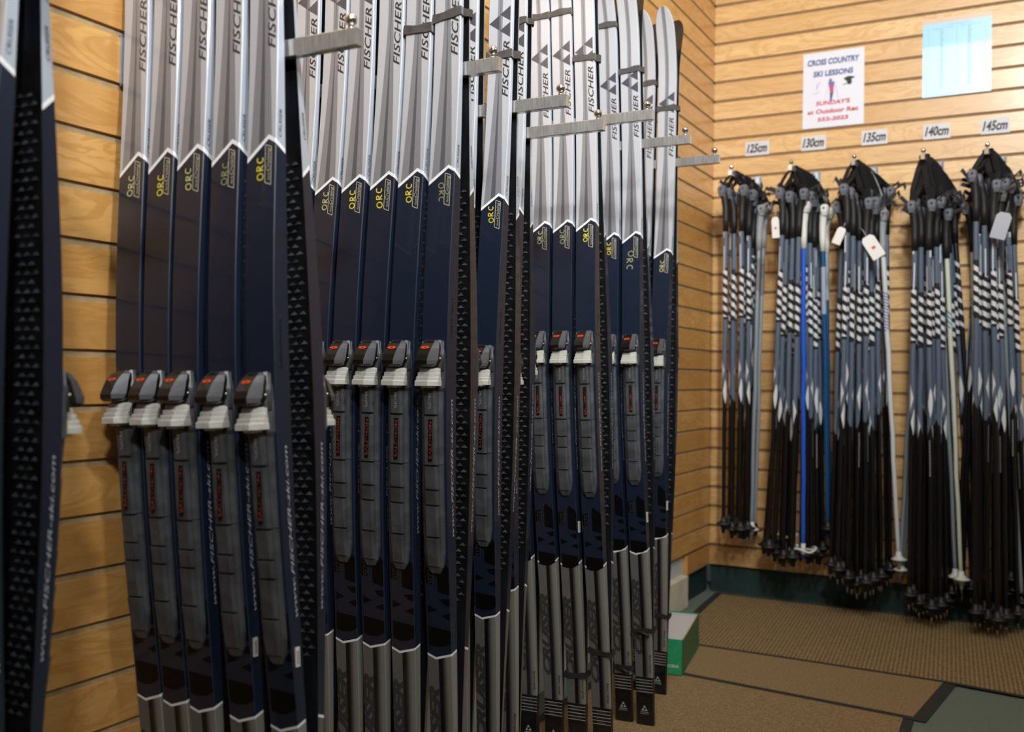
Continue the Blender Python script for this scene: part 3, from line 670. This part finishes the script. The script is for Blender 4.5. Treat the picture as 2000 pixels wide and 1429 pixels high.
# rubber straps
STR = [(2, 4, 1.410, 0), (2, 5, 1.424, 0), (3, 1, 1.438, 0), (4, 0, 1.560, 0), (5, 1, 1.672, 0), (5, 2, 1.673, 0), (5, 3, 1.562, 0), (6, 0, 1.724, 0), (6, 1, 1.605, 0), (7, 0, 1.641, 0), (7, 1, 1.568, 0),
       (5, 3, 0.242, 1), (5, 2, 0.183, 1), (6, 1, 0.233, 1), (7, 1, 0.214, 1), (6, 0, 0.136, 1)]
for s, c, z, low in STR:
    a, xr, k = SK[(s, c)]; K = KIT[s]; xc = xr + k * z - 0.0245; r = random.Random(int(z * 1000) + s)
    yy = -K['yf'](z) + 0.0014; X = 0.0276; W = 0.0068 if not low else 0.0058
    pts = [(-X, -yy + 0.002), (-X + 0.002, -yy), (X - 0.002, -yy), (X, -yy + 0.002), (X, yy - 0.002), (X - 0.002, yy), (-X + 0.002, yy), (-X, yy - 0.002)]
    mb = MB(); T_ = 0.0013; rings = []
    per = []
    for j in range(len(pts)):
        p, q = pts[j], pts[(j + 1) % len(pts)]
        n_ = max(1, int(math.hypot(q[0] - p[0], q[1] - p[1]) / 0.006))
        per += [(p[0] + (q[0] - p[0]) * t / n_, p[1] + (q[1] - p[1]) * t / n_) for t in range(n_)]
    ph = r.uniform(0, 6); tl = r.uniform(-0.0012, 0.0035)
    for (x, y) in per:
        d = Vector((x, y)).normalized() * T_
        zz = z + math.sin(ph + x * 90) * 0.0008 + tl * (x / X) + (0.003 * math.sin(y * 120) if abs(x) >= X - 0.001 else 0)
        w_ = W * (1 + 0.12 * math.sin(ph + x * 160))
        rings.append([(xc + x, g_, h_) for g_, h_ in ((0, 0),)] and [(xc + x, SETS[s]['arm'] + y, zz - w_), (xc + x + d.x, SETS[s]['arm'] + y + d.y, zz - w_), (xc + x + d.x, SETS[s]['arm'] + y + d.y, zz + w_), (xc + x, SETS[s]['arm'] + y, zz + w_)])
    rings.append(rings[0]); mb.loft(rings, 0, cap=False)
    if low and s == 6: mb.tube([(xc - 0.01, SETS[s]['arm'] - yy - 0.004, z - 0.002), (xc + 0.008, SETS[s]['arm'] - yy - 0.006, z - 0.004), (xc + 0.022, SETS[s]['arm'] - yy - 0.005, z - 0.010)], 0.003, 6)
    o = mb.build('rubber_strap', M['rubber_dk' if low else 'rubber'])
    tag(o, ('dark rubber strap around tails, ' if low else 'grey rubber strap around tips, ') + f"{ORD[s][c]} pair in the {NAMES[s]}", 'strap', 'rubber straps holding ski pairs')

# ================================================================== chrome display arms
def arm(loc, L, label, group, W=0.0065, Hh=0.012, rot=0.0, slot=None, pl=0.075):
    t = empty('display_arm', loc, label, 'display arm', group, (0, 0, rot))
    p = MB(); zt = (slot - loc[2]); p.bevbox(0.0005, 0.004, -0.015, 0.015, zt - pl, zt - 0.002, 0.0012); p.box(-0.0042, 0.0025, -0.014, 0.014, zt - 0.0035, zt - 0.0005)
    for q in (-0.015, 0.015): p.quad([(0.004, q * 0.45, zt - 0.004), (0.010, q, zt - 0.004), (0.010, q, zt - pl + 0.004), (0.004, q * 0.45, zt - pl + 0.004)])
    p.build('wall_plate', M['zinc'], t)
    b = MB(); b.bevbox(0.002, L, -W, W, -Hh, Hh, 0.0012); b.build('tube', M['chrome'], t)
    e = MB(); xb = L - 0.014; e.tube([(xb, 0, Hh - 0.001), (xb, 0, Hh + 0.002), (xb, 0, Hh + 0.006)], [0.0062, 0.0045, 0.0032], 12); e.ball((xb, 0, Hh + 0.0120), 0.0082, 0, 18); e.build('end_ball', M['chrome2'], t)
    return t
AN = {0: 'chrome arm of the nearest stand at the photo left edge', 1: 'largest chrome arm, between the nearest row of five and the row of six', 2: 'chrome arm at the right end of the row of six skis',
      3: 'chrome arm poking out past the short row, upper of two crossing the row of four', 4: 'long chrome arm crossing low in front of the row of four skis', 5: 'chrome arm at the right end of the row of four skis', 6: 'chrome arm crossing the last row of skis', 7: 'farthest chrome ski arm, its ball over the wall corner'}
for k, g in SETS.items():
    arm((0.0, g['arm'], g['z'] - 0.030), 0.412, AN[k], 'chrome arms holding the skis', slot=Z0 - g['slot'] * PITCH + 0.0, W=0.0065, Hh=0.0115)

# ================================================================== ski poles on the back wall
PM = {'S': pole_mat('shaft_slate_pattern', 'slate'), 'K': pole_mat('shaft_black', 'black'), 'B': pole_mat('shaft_blue', 'blue'), 'T': pole_mat('shaft_teal', 'teal'), 'C': pole_mat('shaft_cream', 'cream'), 'W': pole_mat('shaft_white', 'white'), 'L': pole_mat('shaft_silver', 'silver')}
PT0 = {
'125':[('S',0.129,-0.27,1.520,0.124,-0.24,0.277),('S',0.151,-0.24,1.514,0.151,-0.22,0.257),('S',0.182,-0.25,1.520,0.184,-0.23,0.261),('S',0.190,-0.18,1.512,0.194,-0.16,0.257),('S',0.164,-0.13,1.492,0.139,-0.12,0.252),('K',0.193,-0.12,1.473,0.164,-0.11,0.239),('L',0.223,-0.15,1.460,0.202,-0.14,0.250),('L',0.223,-0.08,1.477,0.196,-0.07,0.237)],
'130':[('S',0.338,-0.27,1.496,0.291,-0.24,0.208),('S',0.341,-0.21,1.487,0.302,-0.19,0.182),('S',0.367,-0.24,1.486,0.340,-0.22,0.172),('S',0.395,-0.27,1.486,0.375,-0.24,0.180),('B',0.399,-0.22,1.450,0.406,-0.20,0.203),('S',0.411,-0.18,1.474,0.428,-0.16,0.185),('S',0.419,-0.14,1.461,0.443,-0.13,0.177),('S',0.426,-0.1,1.479,0.454,-0.09,0.195),('T',0.452,-0.16,1.444,0.481,-0.14,0.276),('T',0.448,-0.07,1.445,0.473,-0.06,0.274),('B',0.345,-0.12,1.434,0.320,-0.11,0.234),('W',0.348,-0.09,1.438,0.329,-0.08,0.187),('S',0.337,-0.14,1.432,0.247,-0.13,0.195),('L',0.405,-0.07,1.438,0.387,-0.06,0.209)],
'135':[('S',0.561,-0.28,1.491,0.535,-0.25,0.153),('S',0.532,-0.2,1.444,0.498,-0.18,0.155),('S',0.576,-0.25,1.482,0.565,-0.23,0.125),('S',0.592,-0.22,1.468,0.592,-0.20,0.100),('S',0.622,-0.28,1.437,0.628,-0.25,0.119),('S',0.627,-0.21,1.449,0.645,-0.19,0.119),('S',0.635,-0.15,1.467,0.665,-0.14,0.125),('S',0.662,-0.1,1.500,0.688,-0.09,0.142),('W',0.649,-0.12,1.419,0.719,-0.11,0.184),('L',0.560,-0.1,1.443,0.525,-0.09,0.142),('S',0.585,-0.12,1.475,0.559,-0.11,0.094),('L',0.603,-0.08,1.443,0.607,-0.07,0.139)],
'140':[('S',0.778,-0.27,1.418,0.767,-0.24,0.090),('S',0.792,-0.22,1.436,0.795,-0.20,0.059),('S',0.821,-0.28,1.417,0.839,-0.25,0.058),('S',0.836,-0.2,1.437,0.862,-0.18,0.055),('S',0.846,-0.14,1.454,0.877,-0.13,0.063),('S',0.858,-0.1,1.441,0.889,-0.09,0.084),('C',0.863,-0.18,1.398,0.924,-0.16,0.145),('K',0.878,-0.06,1.464,0.977,-0.05,0.131),('L',0.772,-0.1,1.411,0.719,-0.09,0.145),('L',0.790,-0.06,1.416,0.724,-0.05,0.148),('L',0.840,-0.12,1.404,0.903,-0.11,0.142),('S',0.814,-0.11,1.461,0.811,-0.10,0.049),('S',0.788,-0.08,1.467,0.765,-0.07,0.047)],
'145':[('S',0.964,-0.28,1.505,0.972,-0.25,0.058),('S',0.985,-0.24,1.496,1.009,-0.22,0.040),('S',1.014,-0.28,1.467,1.037,-0.25,0.042),('S',1.029,-0.2,1.483,1.061,-0.18,0.040),('S',1.050,-0.14,1.483,1.094,-0.13,0.045),('C',0.943,-0.12,1.424,0.975,-0.11,0.089),('K',0.959,-0.06,1.468,0.900,-0.05,0.140),('L',1.021,-0.1,1.448,1.107,-0.09,0.075),('K',1.045,-0.06,1.467,1.071,-0.05,0.142),('S',1.066,-0.1,1.445,1.123,-0.09,0.103),('S',0.997,-0.16,1.501,0.985,-0.14,0.045),('S',1.036,-0.09,1.501,1.019,-0.08,0.040)],
}
PT = {}
for gk, lst in PT0.items():      # each bundle hangs two deep: fuller rows behind and between the front ones
    rr = random.Random(int(gk)); ex = []
    fr = sorted([p for p in lst if p[0] in 'SK'], key=lambda p: p[1])
    for a, b in zip(fr, fr[1:]):
        for t_ in ((0.3, 0.72) if (b[4] - a[4]) > 0.015 else (0.5,)):
            dz = rr.uniform(-0.03, 0.03); dy = rr.uniform(0.035, 0.075)
            yv = min(-0.045, (a[2] + b[2]) / 2 + dy)
            ex.append(('S', a[1] + (b[1] - a[1]) * t_, yv, (a[3] + b[3]) / 2 + dz, a[4] + (b[4] - a[4]) * t_, yv * 0.9, max(0.045, (a[6] + b[6]) / 2 + dz * 0.5)))
    PT[gk] = lst + ex
ARMX = {'125': (0.176, 0.155), '130': (0.399, 0.370), '135': (0.605, 0.583), '140': (0.828, 0.804), '145': (1.029, 0.996)}
KN = {'S': 'slate ski pole with white twist pattern', 'K': 'black ski pole with thin white stripes', 'B': 'bright blue ski pole', 'T': 'teal blue ski pole', 'C': 'cream ski pole', 'W': 'white ski pole', 'L': 'plain silver grey ski pole'}
POS = ['hanging']
for gk, lst in PT.items():
    x0, x1 = ARMX[gk]; za = 1.592
    t = arm((x0, 0.0, za), 0.312, f'short chrome arm holding ski poles under the {gk}cm card', 'chrome arms holding the poles', W=0.0065, Hh=0.0105, rot=-math.pi / 2 - math.atan((x0 - x1) / 0.3), slot=Z0 - 9 * PITCH - 0.005 + 0.0, pl=0.07)
    seen = {}
    xs = sorted(range(len(lst)), key=lambda q: lst[q][1]); rank = {q: r for r, q in enumerate(xs)}
    for i, (kd, xt, yt, zt, xb, yb_, zb_) in enumerate(lst):
        r = random.Random(hash_ := (int(gk) * 31 + i * 7)); A = Vector((xt, yt, zt)); B = Vector((xb, yb_, zb_)); D = (B - A).normalized(); Ln = (B - A).length
        same = [q for q in range(len(lst)) if lst[q][0] == kd]
        if len(same) == 1: lab = f"{KN[kd]} in {gk}cm bundle"
        else:
            so = sorted(same, key=lambda q: lst[q][1]); n_ = so.index(i) + 1
            word = 'leftmost' if n_ == 1 else 'rightmost' if n_ == len(so) else {2: 'second from left', 3: 'third from left', 4: 'fourth from left', 5: 'fifth from left', 6: 'sixth from left', 7: 'seventh from left', 8: 'eighth from left', 9: 'ninth from left', 10: 'tenth from left', 11: 'eleventh from left', 12: 'twelfth from left', 13: 'thirteenth from left', 14: 'fourteenth from left', 15: 'fifteenth from left', 16: 'sixteenth from left', 17: 'seventeenth from left', 18: 'eighteenth from left', 19: 'nineteenth from left', 20: 'twentieth from left'}.get(n_, 'far right')
            lab = f"{KN[kd]}, {word} such in {gk}cm bundle"
        p = empty('ski_pole', tuple(A), lab, 'ski pole', f'ski poles in the {gk}cm bundle')
        sh = MB(); npt = 14
        pts = [D * (Ln * q / (npt - 1)) + Vector((math.sin(q / (npt - 1) * math.pi) * r.uniform(-0.002, 0.002), 0, 0)) for q in range(npt)]
        rad0 = 0.0088 if kd in 'SKBTW' else 0.0078
        sh.tube(pts[:], [rad0 * (1 - 0.20 * max(0, (q / (npt - 1) - 0.35)) / 0.65) for q in range(npt)], 12, uvlen=True)
        du, dv = r.random(), (r.uniform(-0.035, 0.035) if i < len(PT0[gk]) else r.uniform(-0.09, 0.09))
        sh.uv = [[(a_ + du, b_u + dv) for a_, b_u in u_] if u_ else u_ for u_ in sh.uv]
        sh.build('shaft', PM[kd], p)
        gm = 'whitep' if kd in 'TB' else ('ltgrey' if kd in 'WL' else 'grip')
        gr = MB(); side = 1 if xt > (x0 + x1) / 2 else -1
        out = Vector((side * 0.016, -0.012, 0.0)) * (1.0 if i % 2 else 0.6)
        gp = [D * 0.135, D * 0.09, D * 0.045 + out * 0.1, D * 0.012 + out * 0.45, out * 1.0 - D * 0.012]
        gr.tube(gp, [0.0100, 0.0118, 0.0125, 0.0135, 0.0150], 12)
        gr.build('grip', M[gm], p)
        hd = MB(); c = out * 1.15 - D * 0.016
        hd.loft([[tuple(c + Vector((ax * w0, ay * w0 * 1.3, zz))) for ax, ay in ((-.7, -1), (.7, -1), (1, -.5), (1, .6), (.5, 1), (-.5, 1), (-1, .6), (-1, -.5))] for zz, w0 in ((-0.024, 0.0100), (-0.010, 0.0145), (0.006, 0.0160), (0.014, 0.0120), (0.018, 0.0050))], 0, sm=False)
        hd.ball(tuple(c + Vector((0, -0.022, 0.002))), 0.0035, 1, 8)
        hd.build('grip_head', [M['head' if gm == 'grip' else gm], M['grip']], p)
        # wrist strap looped over the arm
        st = MB(); ax_ = x0 + (x1 - x0) * (-yt / 0.3); hook = Vector((ax_, yt - 0.012, za + 0.0118)) - A; h2 = hook + Vector((0, 0.012, 0))
        wv = Vector((0.80, -0.6, 0)).normalized() * 0.0115; b0 = r.uniform(0.006, 0.012)
        for sg in (-1, 1):
            path = [c + Vector((0, 0, 0.008)), c.lerp(h2, 0.35) + Vector((sg * b0, sg * 0.006, 0)), c.lerp(h2, 0.75) + Vector((sg * b0, 0, 0)), h2 + Vector((sg * 0.0085, 0, -0.010)), h2 + Vector((sg * 0.0078, 0, -0.001)), h2 + Vector((0, 0, 0.0012))]
            n = len(st.v)
            for q in path: st.v += [tuple(q - wv), tuple(q + wv), tuple(q + wv + Vector((0, 0.0016, 0.0003))), tuple(q - wv + Vector((0, 0.0016, 0.0003)))]
            for q in range(len(path) - 1):
                for e in range(4): st.face((n + q * 4 + e, n + q * 4 + (e + 1) % 4, n + q * 4 + 4 + (e + 1) % 4, n + q * 4 + 4 + e), 0)
        if r.random() < 0.6:   # loose strap end
            d = Vector((side * r.uniform(0.018, 0.045), -0.01, r.uniform(0.008, 0.035))); q0 = c + Vector((side * 0.008, -0.004, 0.004)); wz = Vector((0.003, 0, 0.006))
            pth = [q0, q0 + d * 0.55, q0 + d, q0 + d * 1.05 + Vector((side * 0.004, 0, -0.025 * r.random()))]; n = len(st.v)
            for q in pth: st.v += [tuple(q - wz), tuple(q + wz), tuple(q + wz + Vector((0, 0.0016, 0))), tuple(q - wz + Vector((0, 0.0016, 0)))]
            for q in range(len(pth) - 1):
                for e in range(4): st.face((n + q * 4 + e, n + q * 4 + (e + 1) % 4, n + q * 4 + 4 + (e + 1) % 4, n + q * 4 + 4 + e), 0)
        st.build('wrist_strap', M['whitep' if kd == 'W' else 'web'], p)
        bk = MB(); bc = B - A - D * 0.035; br = 0.026; bm = 0
        ring_big = (gk == '130' and kd in 'BW')
        if ring_big:
            rp = [bc + Vector((0.045 * math.cos(q * math.pi / 10), 0.045 * math.sin(q * math.pi / 10), 0.006 * math.sin(q))) for q in range(21)]
            bk.tube(rp, 0.0042, 8, cap=False)
            for q in range(3): bk.tube([bc, bc + Vector((0.045 * math.cos(q * 2.1), 0.045 * math.sin(q * 2.1), 0))], 0.0025, 6)
            bk.tube([bc + D * -0.02, bc + D * 0.02], 0.008, 10)
        else:
            bk.loft([[tuple(bc - D * o_ + Vector((rr_ * math.cos(q * math.pi / 6) * (1.15 if q % 12 in (0, 1, 11) else 1), rr_ * math.sin(q * math.pi / 6), 0))) for q in range(12)] for o_, rr_ in ((0.026, 0.0080), (0.012, 0.0105), (0.004, 0.016), (0.0, br), (-0.004, br * 0.96), (-0.008, 0.012), (-0.022, 0.0075))], 0, sm=True)
        bk.build('basket', M['whitep' if kd in 'WC' or ring_big or (kd == 'L' and i % 2 == 0) else 'grip'], p)
        tp = MB(); tp.tube([B - A - D * 0.012, B - A + D * 0.010, B - A + D * 0.022], [0.0045, 0.0032, 0.001], 8); tp.build('tip', M['steel'], p)

# paper price tags on the poles
def ptag(px, py, pz, w, h, rot, m, label, red=False):
    t = MB(); c, s = math.cos(rot), math.sin(rot)
    def P(a, b, d=0): return (a * c - b * s, d, a * s + b * c)
    n = len(t.v); pts = [(-w / 2, -h / 2), (w / 2, -h / 2), (w / 2, h * 0.36), (w * 0.3, h / 2), (-w * 0.3, h / 2), (-w / 2, h * 0.36)]
    t.loft([[P(a, b, 0.0006) for a, b in pts], [P(a, b, -0.0006) for a, b in pts]], 0)
    if red: t.quad([P(a, b, -0.0009) for a, b in ((-w * .12, -h * .10), (w * .15, -h * .10), (w * .15, h * .02), (-w * .12, h * .02))], 1)
    t.tube([P(0, h / 2 - 0.002, -0.001), P(0.002, h / 2 + 0.018, 0.002), P(-0.001, h / 2 + 0.04, 0.02)], 0.0007, 5, 0)
    o = t.build('paper_tag', [m, M['crim']]); o.location = (px, py, pz); tag(o, label, 'tag', 'paper tags on the poles')
ptag(0.318, -0.300, 1.385, 0.026, 0.075, 0.05, M['sticker'], 'narrow white tag at left of the 130cm pole bundle', True)
ptag(0.535, -0.290, 1.345, 0.030, 0.060, -0.4, M['sticker'], 'small white tag at left of the 135cm pole bundle')
ptag(0.648, -0.300, 1.300, 0.045, 0.085, 0.55, M['sticker'], 'pair of white tags tilted at right of the 135cm bundle', True)
ptag(1.040, -0.330, 1.345, 0.046, 0.085, -0.28, mat('tag_silver', lin((150, 154, 162)), 0.4), 'grey tag hanging on the 145cm pole bundle')

# ================================================================== cards and notices on the back wall
def wall_sheet(name, x0, x1, z0, z1, m, label, cat, group=None, t=0.0008, y=-0.0003):
    mb = MB(); mb.box(x0, x1, y - t, y, z0, z1, 0); return mb, (x0, x1, z0, z1), label, cat, group, name
for gk, xa, xb in (('125', .1265, .219), ('130', .3405, .4325), ('135', .5605, .651), ('140', .773, .863), ('145', .961, 1.053)):
    mb = MB(); mb.box(xa, xb, -0.0011, -0.0003, 1.7145, 1.769, 0)
    s = fit(gk + 'cm', 0.080, shear=0.3, off=0.035); text_on(mb, gk + 'cm', s, lambda x, y: (xa + 0.005 + x, -0.0014, 1.7275 + y * (0.033 / (0.72 * s))), 1, shear=0.3, off=0.035)
    tag(mb.build('size_card', [M['card'], M['ink']]), f'small white card reading {gk}cm on the slatted wall', 'card', 'size cards above the poles')
mb = MB(); xa, xb, za_, zb_ = 0.345, 0.5675, 1.7965, 2.082
mb.quad([(xa, -0.0035, za_), (xb, -0.0012, za_), (xb, -0.0012, zb_), (xa + 0.001, -0.0012, zb_)], 0); mb.box(xa + .002, xb, -0.0009, -0.0003, za_ + .002, zb_ - .001, 0)
cx = (xa + xb) / 2
def ctext(mb, txt, wid, zc, h, m, shear=0.0, cx=cx, y=-0.0042, **k):
    s = fit(txt, wid, shear=shear, **k); text_on(mb, txt, s, lambda x, yy: (cx - wid / 2 + x, y, zc - h / 2 + yy * (h / (0.72 * s))), m, shear=shear, **k)
ctext(mb, 'CROSS COUNTRY', 0.188, 2.045, 0.021, 1, 0.1, off=0.03); ctext(mb, 'SKI LESSONS', 0.145, 2.001, 0.020, 1, 0.1, off=0.03)
ctext(mb, "SUNDAY'S", 0.124, 1.889, 0.015, 2, 0.1, off=0.03); ctext(mb, 'at Outdoor Rec', 0.185, 1.858, 0.016, 2, 0.1, off=0.03); ctext(mb, '552-2023', 0.112, 1.828, 0.014, 2, 0.1, off=0.03)
# the three small skier drawings
def blob(pts, m): mb.quad([(x, -0.0044, z) for x, z in pts], m)
X = cx - 0.006
blob([(X - .011, 1.966), (X + .011, 1.966), (X + .009, 1.945), (X - .007, 1.945)], 4); blob([(X - .007, 1.945), (X + .009, 1.945), (X + .008, 1.925), (X - .005, 1.925)], 2); blob([(X - .005, 1.925), (X + .008, 1.925), (X + .001, 1.893), (X - .004, 1.893)], 1)
blob([(X - .003 + .006 * math.cos(a_ * .7), 1.972 + .006 * math.sin(a_ * .7)) for a_ in range(9)], 4)
for q in ((X - .011, 1.962, X - .024, 1.900), (X + .011, 1.962, X + .026, 1.902), (X - .020, 1.896, X + .016, 1.889)): blob([(q[0], q[1]), (q[0] + .002, q[1]), (q[2] + .002, q[3]), (q[2], q[3])], 5)
X = cx - 0.058
blob([(X - .003, 1.960), (X + .006, 1.966), (X + .003, 1.945), (X - .004, 1.940)], 5); blob([(X + .004, 1.966), (X + .012, 1.972), (X + .013, 1.969), (X + .006, 1.962)], 5); blob([(X - .016, 1.927), (X + .008, 1.933), (X + .008, 1.931), (X - .016, 1.925)], 5)
X = cx + 0.058
blob([(X - .020, 1.972), (X - .006, 1.979), (X + .008, 1.978), (X + .022, 1.974), (X + .008, 1.968), (X + .010, 1.955), (X + .004, 1.948), (X - .004, 1.950), (X - .008, 1.962)], 3); blob([(X - .022, 1.950), (X - .002, 1.957), (X - .002, 1.955), (X - .022, 1.948)], 3)
tag(mb.build('lesson_notice', [M['paper'], M['navy'], M['crim'], M['ink'], mat('notice_purple', lin((110, 96, 150)), 0.6), mat('notice_faint', lin((190, 180, 214)), 0.6)]), 'white ski lesson notice with blue and red lettering pinned above the poles', 'notice')
mb = MB(); xa, xb, za_, zb_ = 0.768, 0.993, 1.866, 2.147
t = empty('blue_sheet', ((xa + xb) / 2, -0.0006, (za_ + zb_) / 2), 'pale blue printed chart in a clear sleeve at top right of the wall', 'notice')
ox, oz = (xa + xb) / 2, (za_ + zb_) / 2
mb.box(xa - ox, xb - ox, -0.0012, 0.0, za_ - oz, zb_ - oz - 0.018, 0)
for cxx, w_, h_ in ((-0.048, 0.012, 0.20), (0.042, 0.012, 0.20)):
    for q in range(27):
        zz = 0.098 - q * 0.0078; mb.box(cxx - w_ / 2, cxx - w_ / 2 + w_ * (0.7 + 0.3 * ((q * 7) % 3) / 2), -0.0015, -0.0012, zz - 0.0016, zz + 0.0012, 1)
for q in (-0.093, 0.0, 0.093): mb.box(q - 0.0004, q + 0.0004, -0.0015, -0.0012, -0.105, 0.108, 1)
ctext(mb, 'Pole Sizing Chart', 0.075, 0.1145, 0.0055, 1, cx=0.01, y=-0.0015); ctext(mb, 'Height in inches', 0.07, 0.1040, 0.005, 1, cx=-0.045, y=-0.0015); ctext(mb, 'Pole size in cm', 0.065, 0.1040, 0.005, 1, cx=0.045, y=-0.0015)
mb.build('printed_sheet', [M['sblue'], M['tblue']], t)
mb = MB(); mb.box(xa - ox, xb - ox, -0.0010, 0.0, zb_ - oz - 0.018, zb_ - oz, 0); mb.build('sleeve_edge', M['film'], t)['label'] = 'clear strip of the plastic sleeve'

# outlet box low on the back wall at the right edge
t = empty('outlet_box', (1.125, 0.0, 0.278), 'small grey outlet box low on the back wall at the right edge', 'outlet')
mb = MB(); mb.bevbox(-0.046, 0.046, -0.022, -0.0002, -0.053, 0.053, 0.003); mb.build('box', M['gbox'], t)
mb = MB(); mb.bevbox(-0.024, 0.024, -0.0245, -0.0222, -0.036, 0.036, 0.001); mb.build('cover_plate', M['ltgrey'], t)

# ================================================================== floor mats and the green box
def floor_mat(name, poly_, bw, z, m, label, bsides):
    t = empty(name, (poly_[0][0], poly_[0][1], 0.0), label, 'mat', 'brown floor mats'); o = Vector((poly_[0][0], poly_[0][1]))
    cen = sum((Vector(p) for p in poly_), Vector((0, 0))) / len(poly_)
    P = [Vector(p) - o for p in poly_]; n = len(P); inn = []
    for i in range(n):
        a, b, c = P[i - 1], P[i], P[(i + 1) % n]
        d1 = (b - a).normalized(); d2 = (c - b).normalized(); n1 = Vector((-d1.y, d1.x)); n2 = Vector((-d2.y, d2.x))
        w1, w2 = bsides[(i - 1) % n], bsides[i]
        # intersect offset lines
        p1 = b + n1 * w1; p2 = b + n2 * w2; den = d1.x * d2.y - d1.y * d2.x
        s_ = ((p2.x - p1.x) * d2.y - (p2.y - p1.y) * d2.x) / den if abs(den) > 1e-5 else 0
        inn.append(p1 + d1 * s_)
    mb = MB(); mb.loft([[(p.x, p.y, z) for p in inn], [(p.x, p.y, z + 0.0035) for p in inn]], 0); mb.build('pile', m, t)
    mb = MB()
    for i in range(n):
        if bsides[i] <= 0: continue
        j = (i + 1) % n
        mb.loft([[(P[i].x, P[i].y, z), (P[j].x, P[j].y, z), (inn[j].x, inn[j].y, z), (inn[i].x, inn[i].y, z)], [(P[i].x, P[i].y, z + 0.0015), (P[j].x, P[j].y, z + 0.0015), (inn[j].x, inn[j].y, z + 0.003), (inn[i].x, inn[i].y, z + 0.003)]], 0)
    mb.build('border', M['border'], t)
floor_mat('floor_mat', [(0.100, -0.805), (0.50, -0.810), (0.927, -0.822), (1.30, -0.882), (2.6, -1.04), (2.6, -0.02), (0.035, -0.02), (0.052, -0.30)], 0.02, 0.0055, M['mat_rib'], 'brown ribbed mat running under the hanging ski poles', [0.010, 0.010, 0.010, 0.010, 0.03, 0.03, 0.03, 0.03])
floor_mat('floor_mat', [(0.05, -1.095), (0.267, -1.122), (0.914, -1.188), (0.960, -0.79), (0.05, -0.74)], 0.03, 0.0025, M['mat_loop'], 'brown mat strip in the middle with a black right border', [0.018, 0.018, 0.034, 0.018, 0.03])
floor_mat('floor_mat', [(0.06, -5.2), (1.12, -5.2), (0.889, -1.29), (0.885, -1.15), (0.06, -1.08)], 0.03, 0.0, M['mat_loop'], 'brown mat nearest the viewer beneath the standing skis', [0.03, 0.03, 0.026, 0.02, 0.03])

t = empty('cardboard_box', (0.2695, -1.136, 0.0062), 'green open cardboard box with white inside on the mat behind the skis', 'box', None, (0, 0, 0.16))
wd, dp = 0.105, 0.315
mb = MB(); mb.box(-wd, 0, 0.0, 0.002, 0, 0.100, 0)
s = fit('ADDORA', 0.062, off=0.02); text_on(mb, 'ADDORA', s, lambda x, y: (-0.072 + x, -0.0004, 0.020 + y * (0.0085 / (0.72 * s))), 1, off=0.02); mb.build('front_panel', [M['green'], M['sticker']], t)
mb = MB()
for x0_, mi in ((-0.002, 0), (-wd, 0)):
    for xx in (x0_, x0_ + 0.002):
        pass
    prof = [(0.0, 0.0), (dp, 0.0), (dp, 0.104), (0.0, 0.100)]
    mb.loft([[(x0_, a, b) for a, b in prof], [(x0_ + 0.002, a, b) for a, b in prof]], 0)
mb.build('side_panel', M['green_dk'], t)
mb = MB(); mb.box(-wd + 0.002, -0.0021, dp - 0.002, dp, 0, 0.104, 0); mb.box(-wd + 0.002, -0.0021, dp - 0.0022, dp + 0.0004, 0.102, 0.1055, 1); mb.build('back_panel', [M['inner'], M['green']], t)
mb = MB(); mb.box(-wd + 0.002, -0.0021, 0.0021, dp - 0.0022, 0.0, 0.002, 0)
mb.loft([[(-wd + 0.003, 0.010, 0.085), (-0.003, 0.010, 0.085), (-0.003, 0.012, 0.083), (-wd + 0.003, 0.012, 0.083)], [(-wd + 0.003, dp - 0.02, 0.098), (-0.003, dp - 0.02, 0.098), (-0.003, dp - 0.02, 0.096), (-wd + 0.003, dp - 0.02, 0.096)]], 0); mb.build('inner_flap', M['inner'], t)
mb = MB(); mb.tube([(-0.001, 0.0, 0.1008), (-0.001, dp, 0.105)], 0.0015, 6); mb.build('cut_edge', M['kraft'], t)['label'] = 'raw brown cardboard edge'
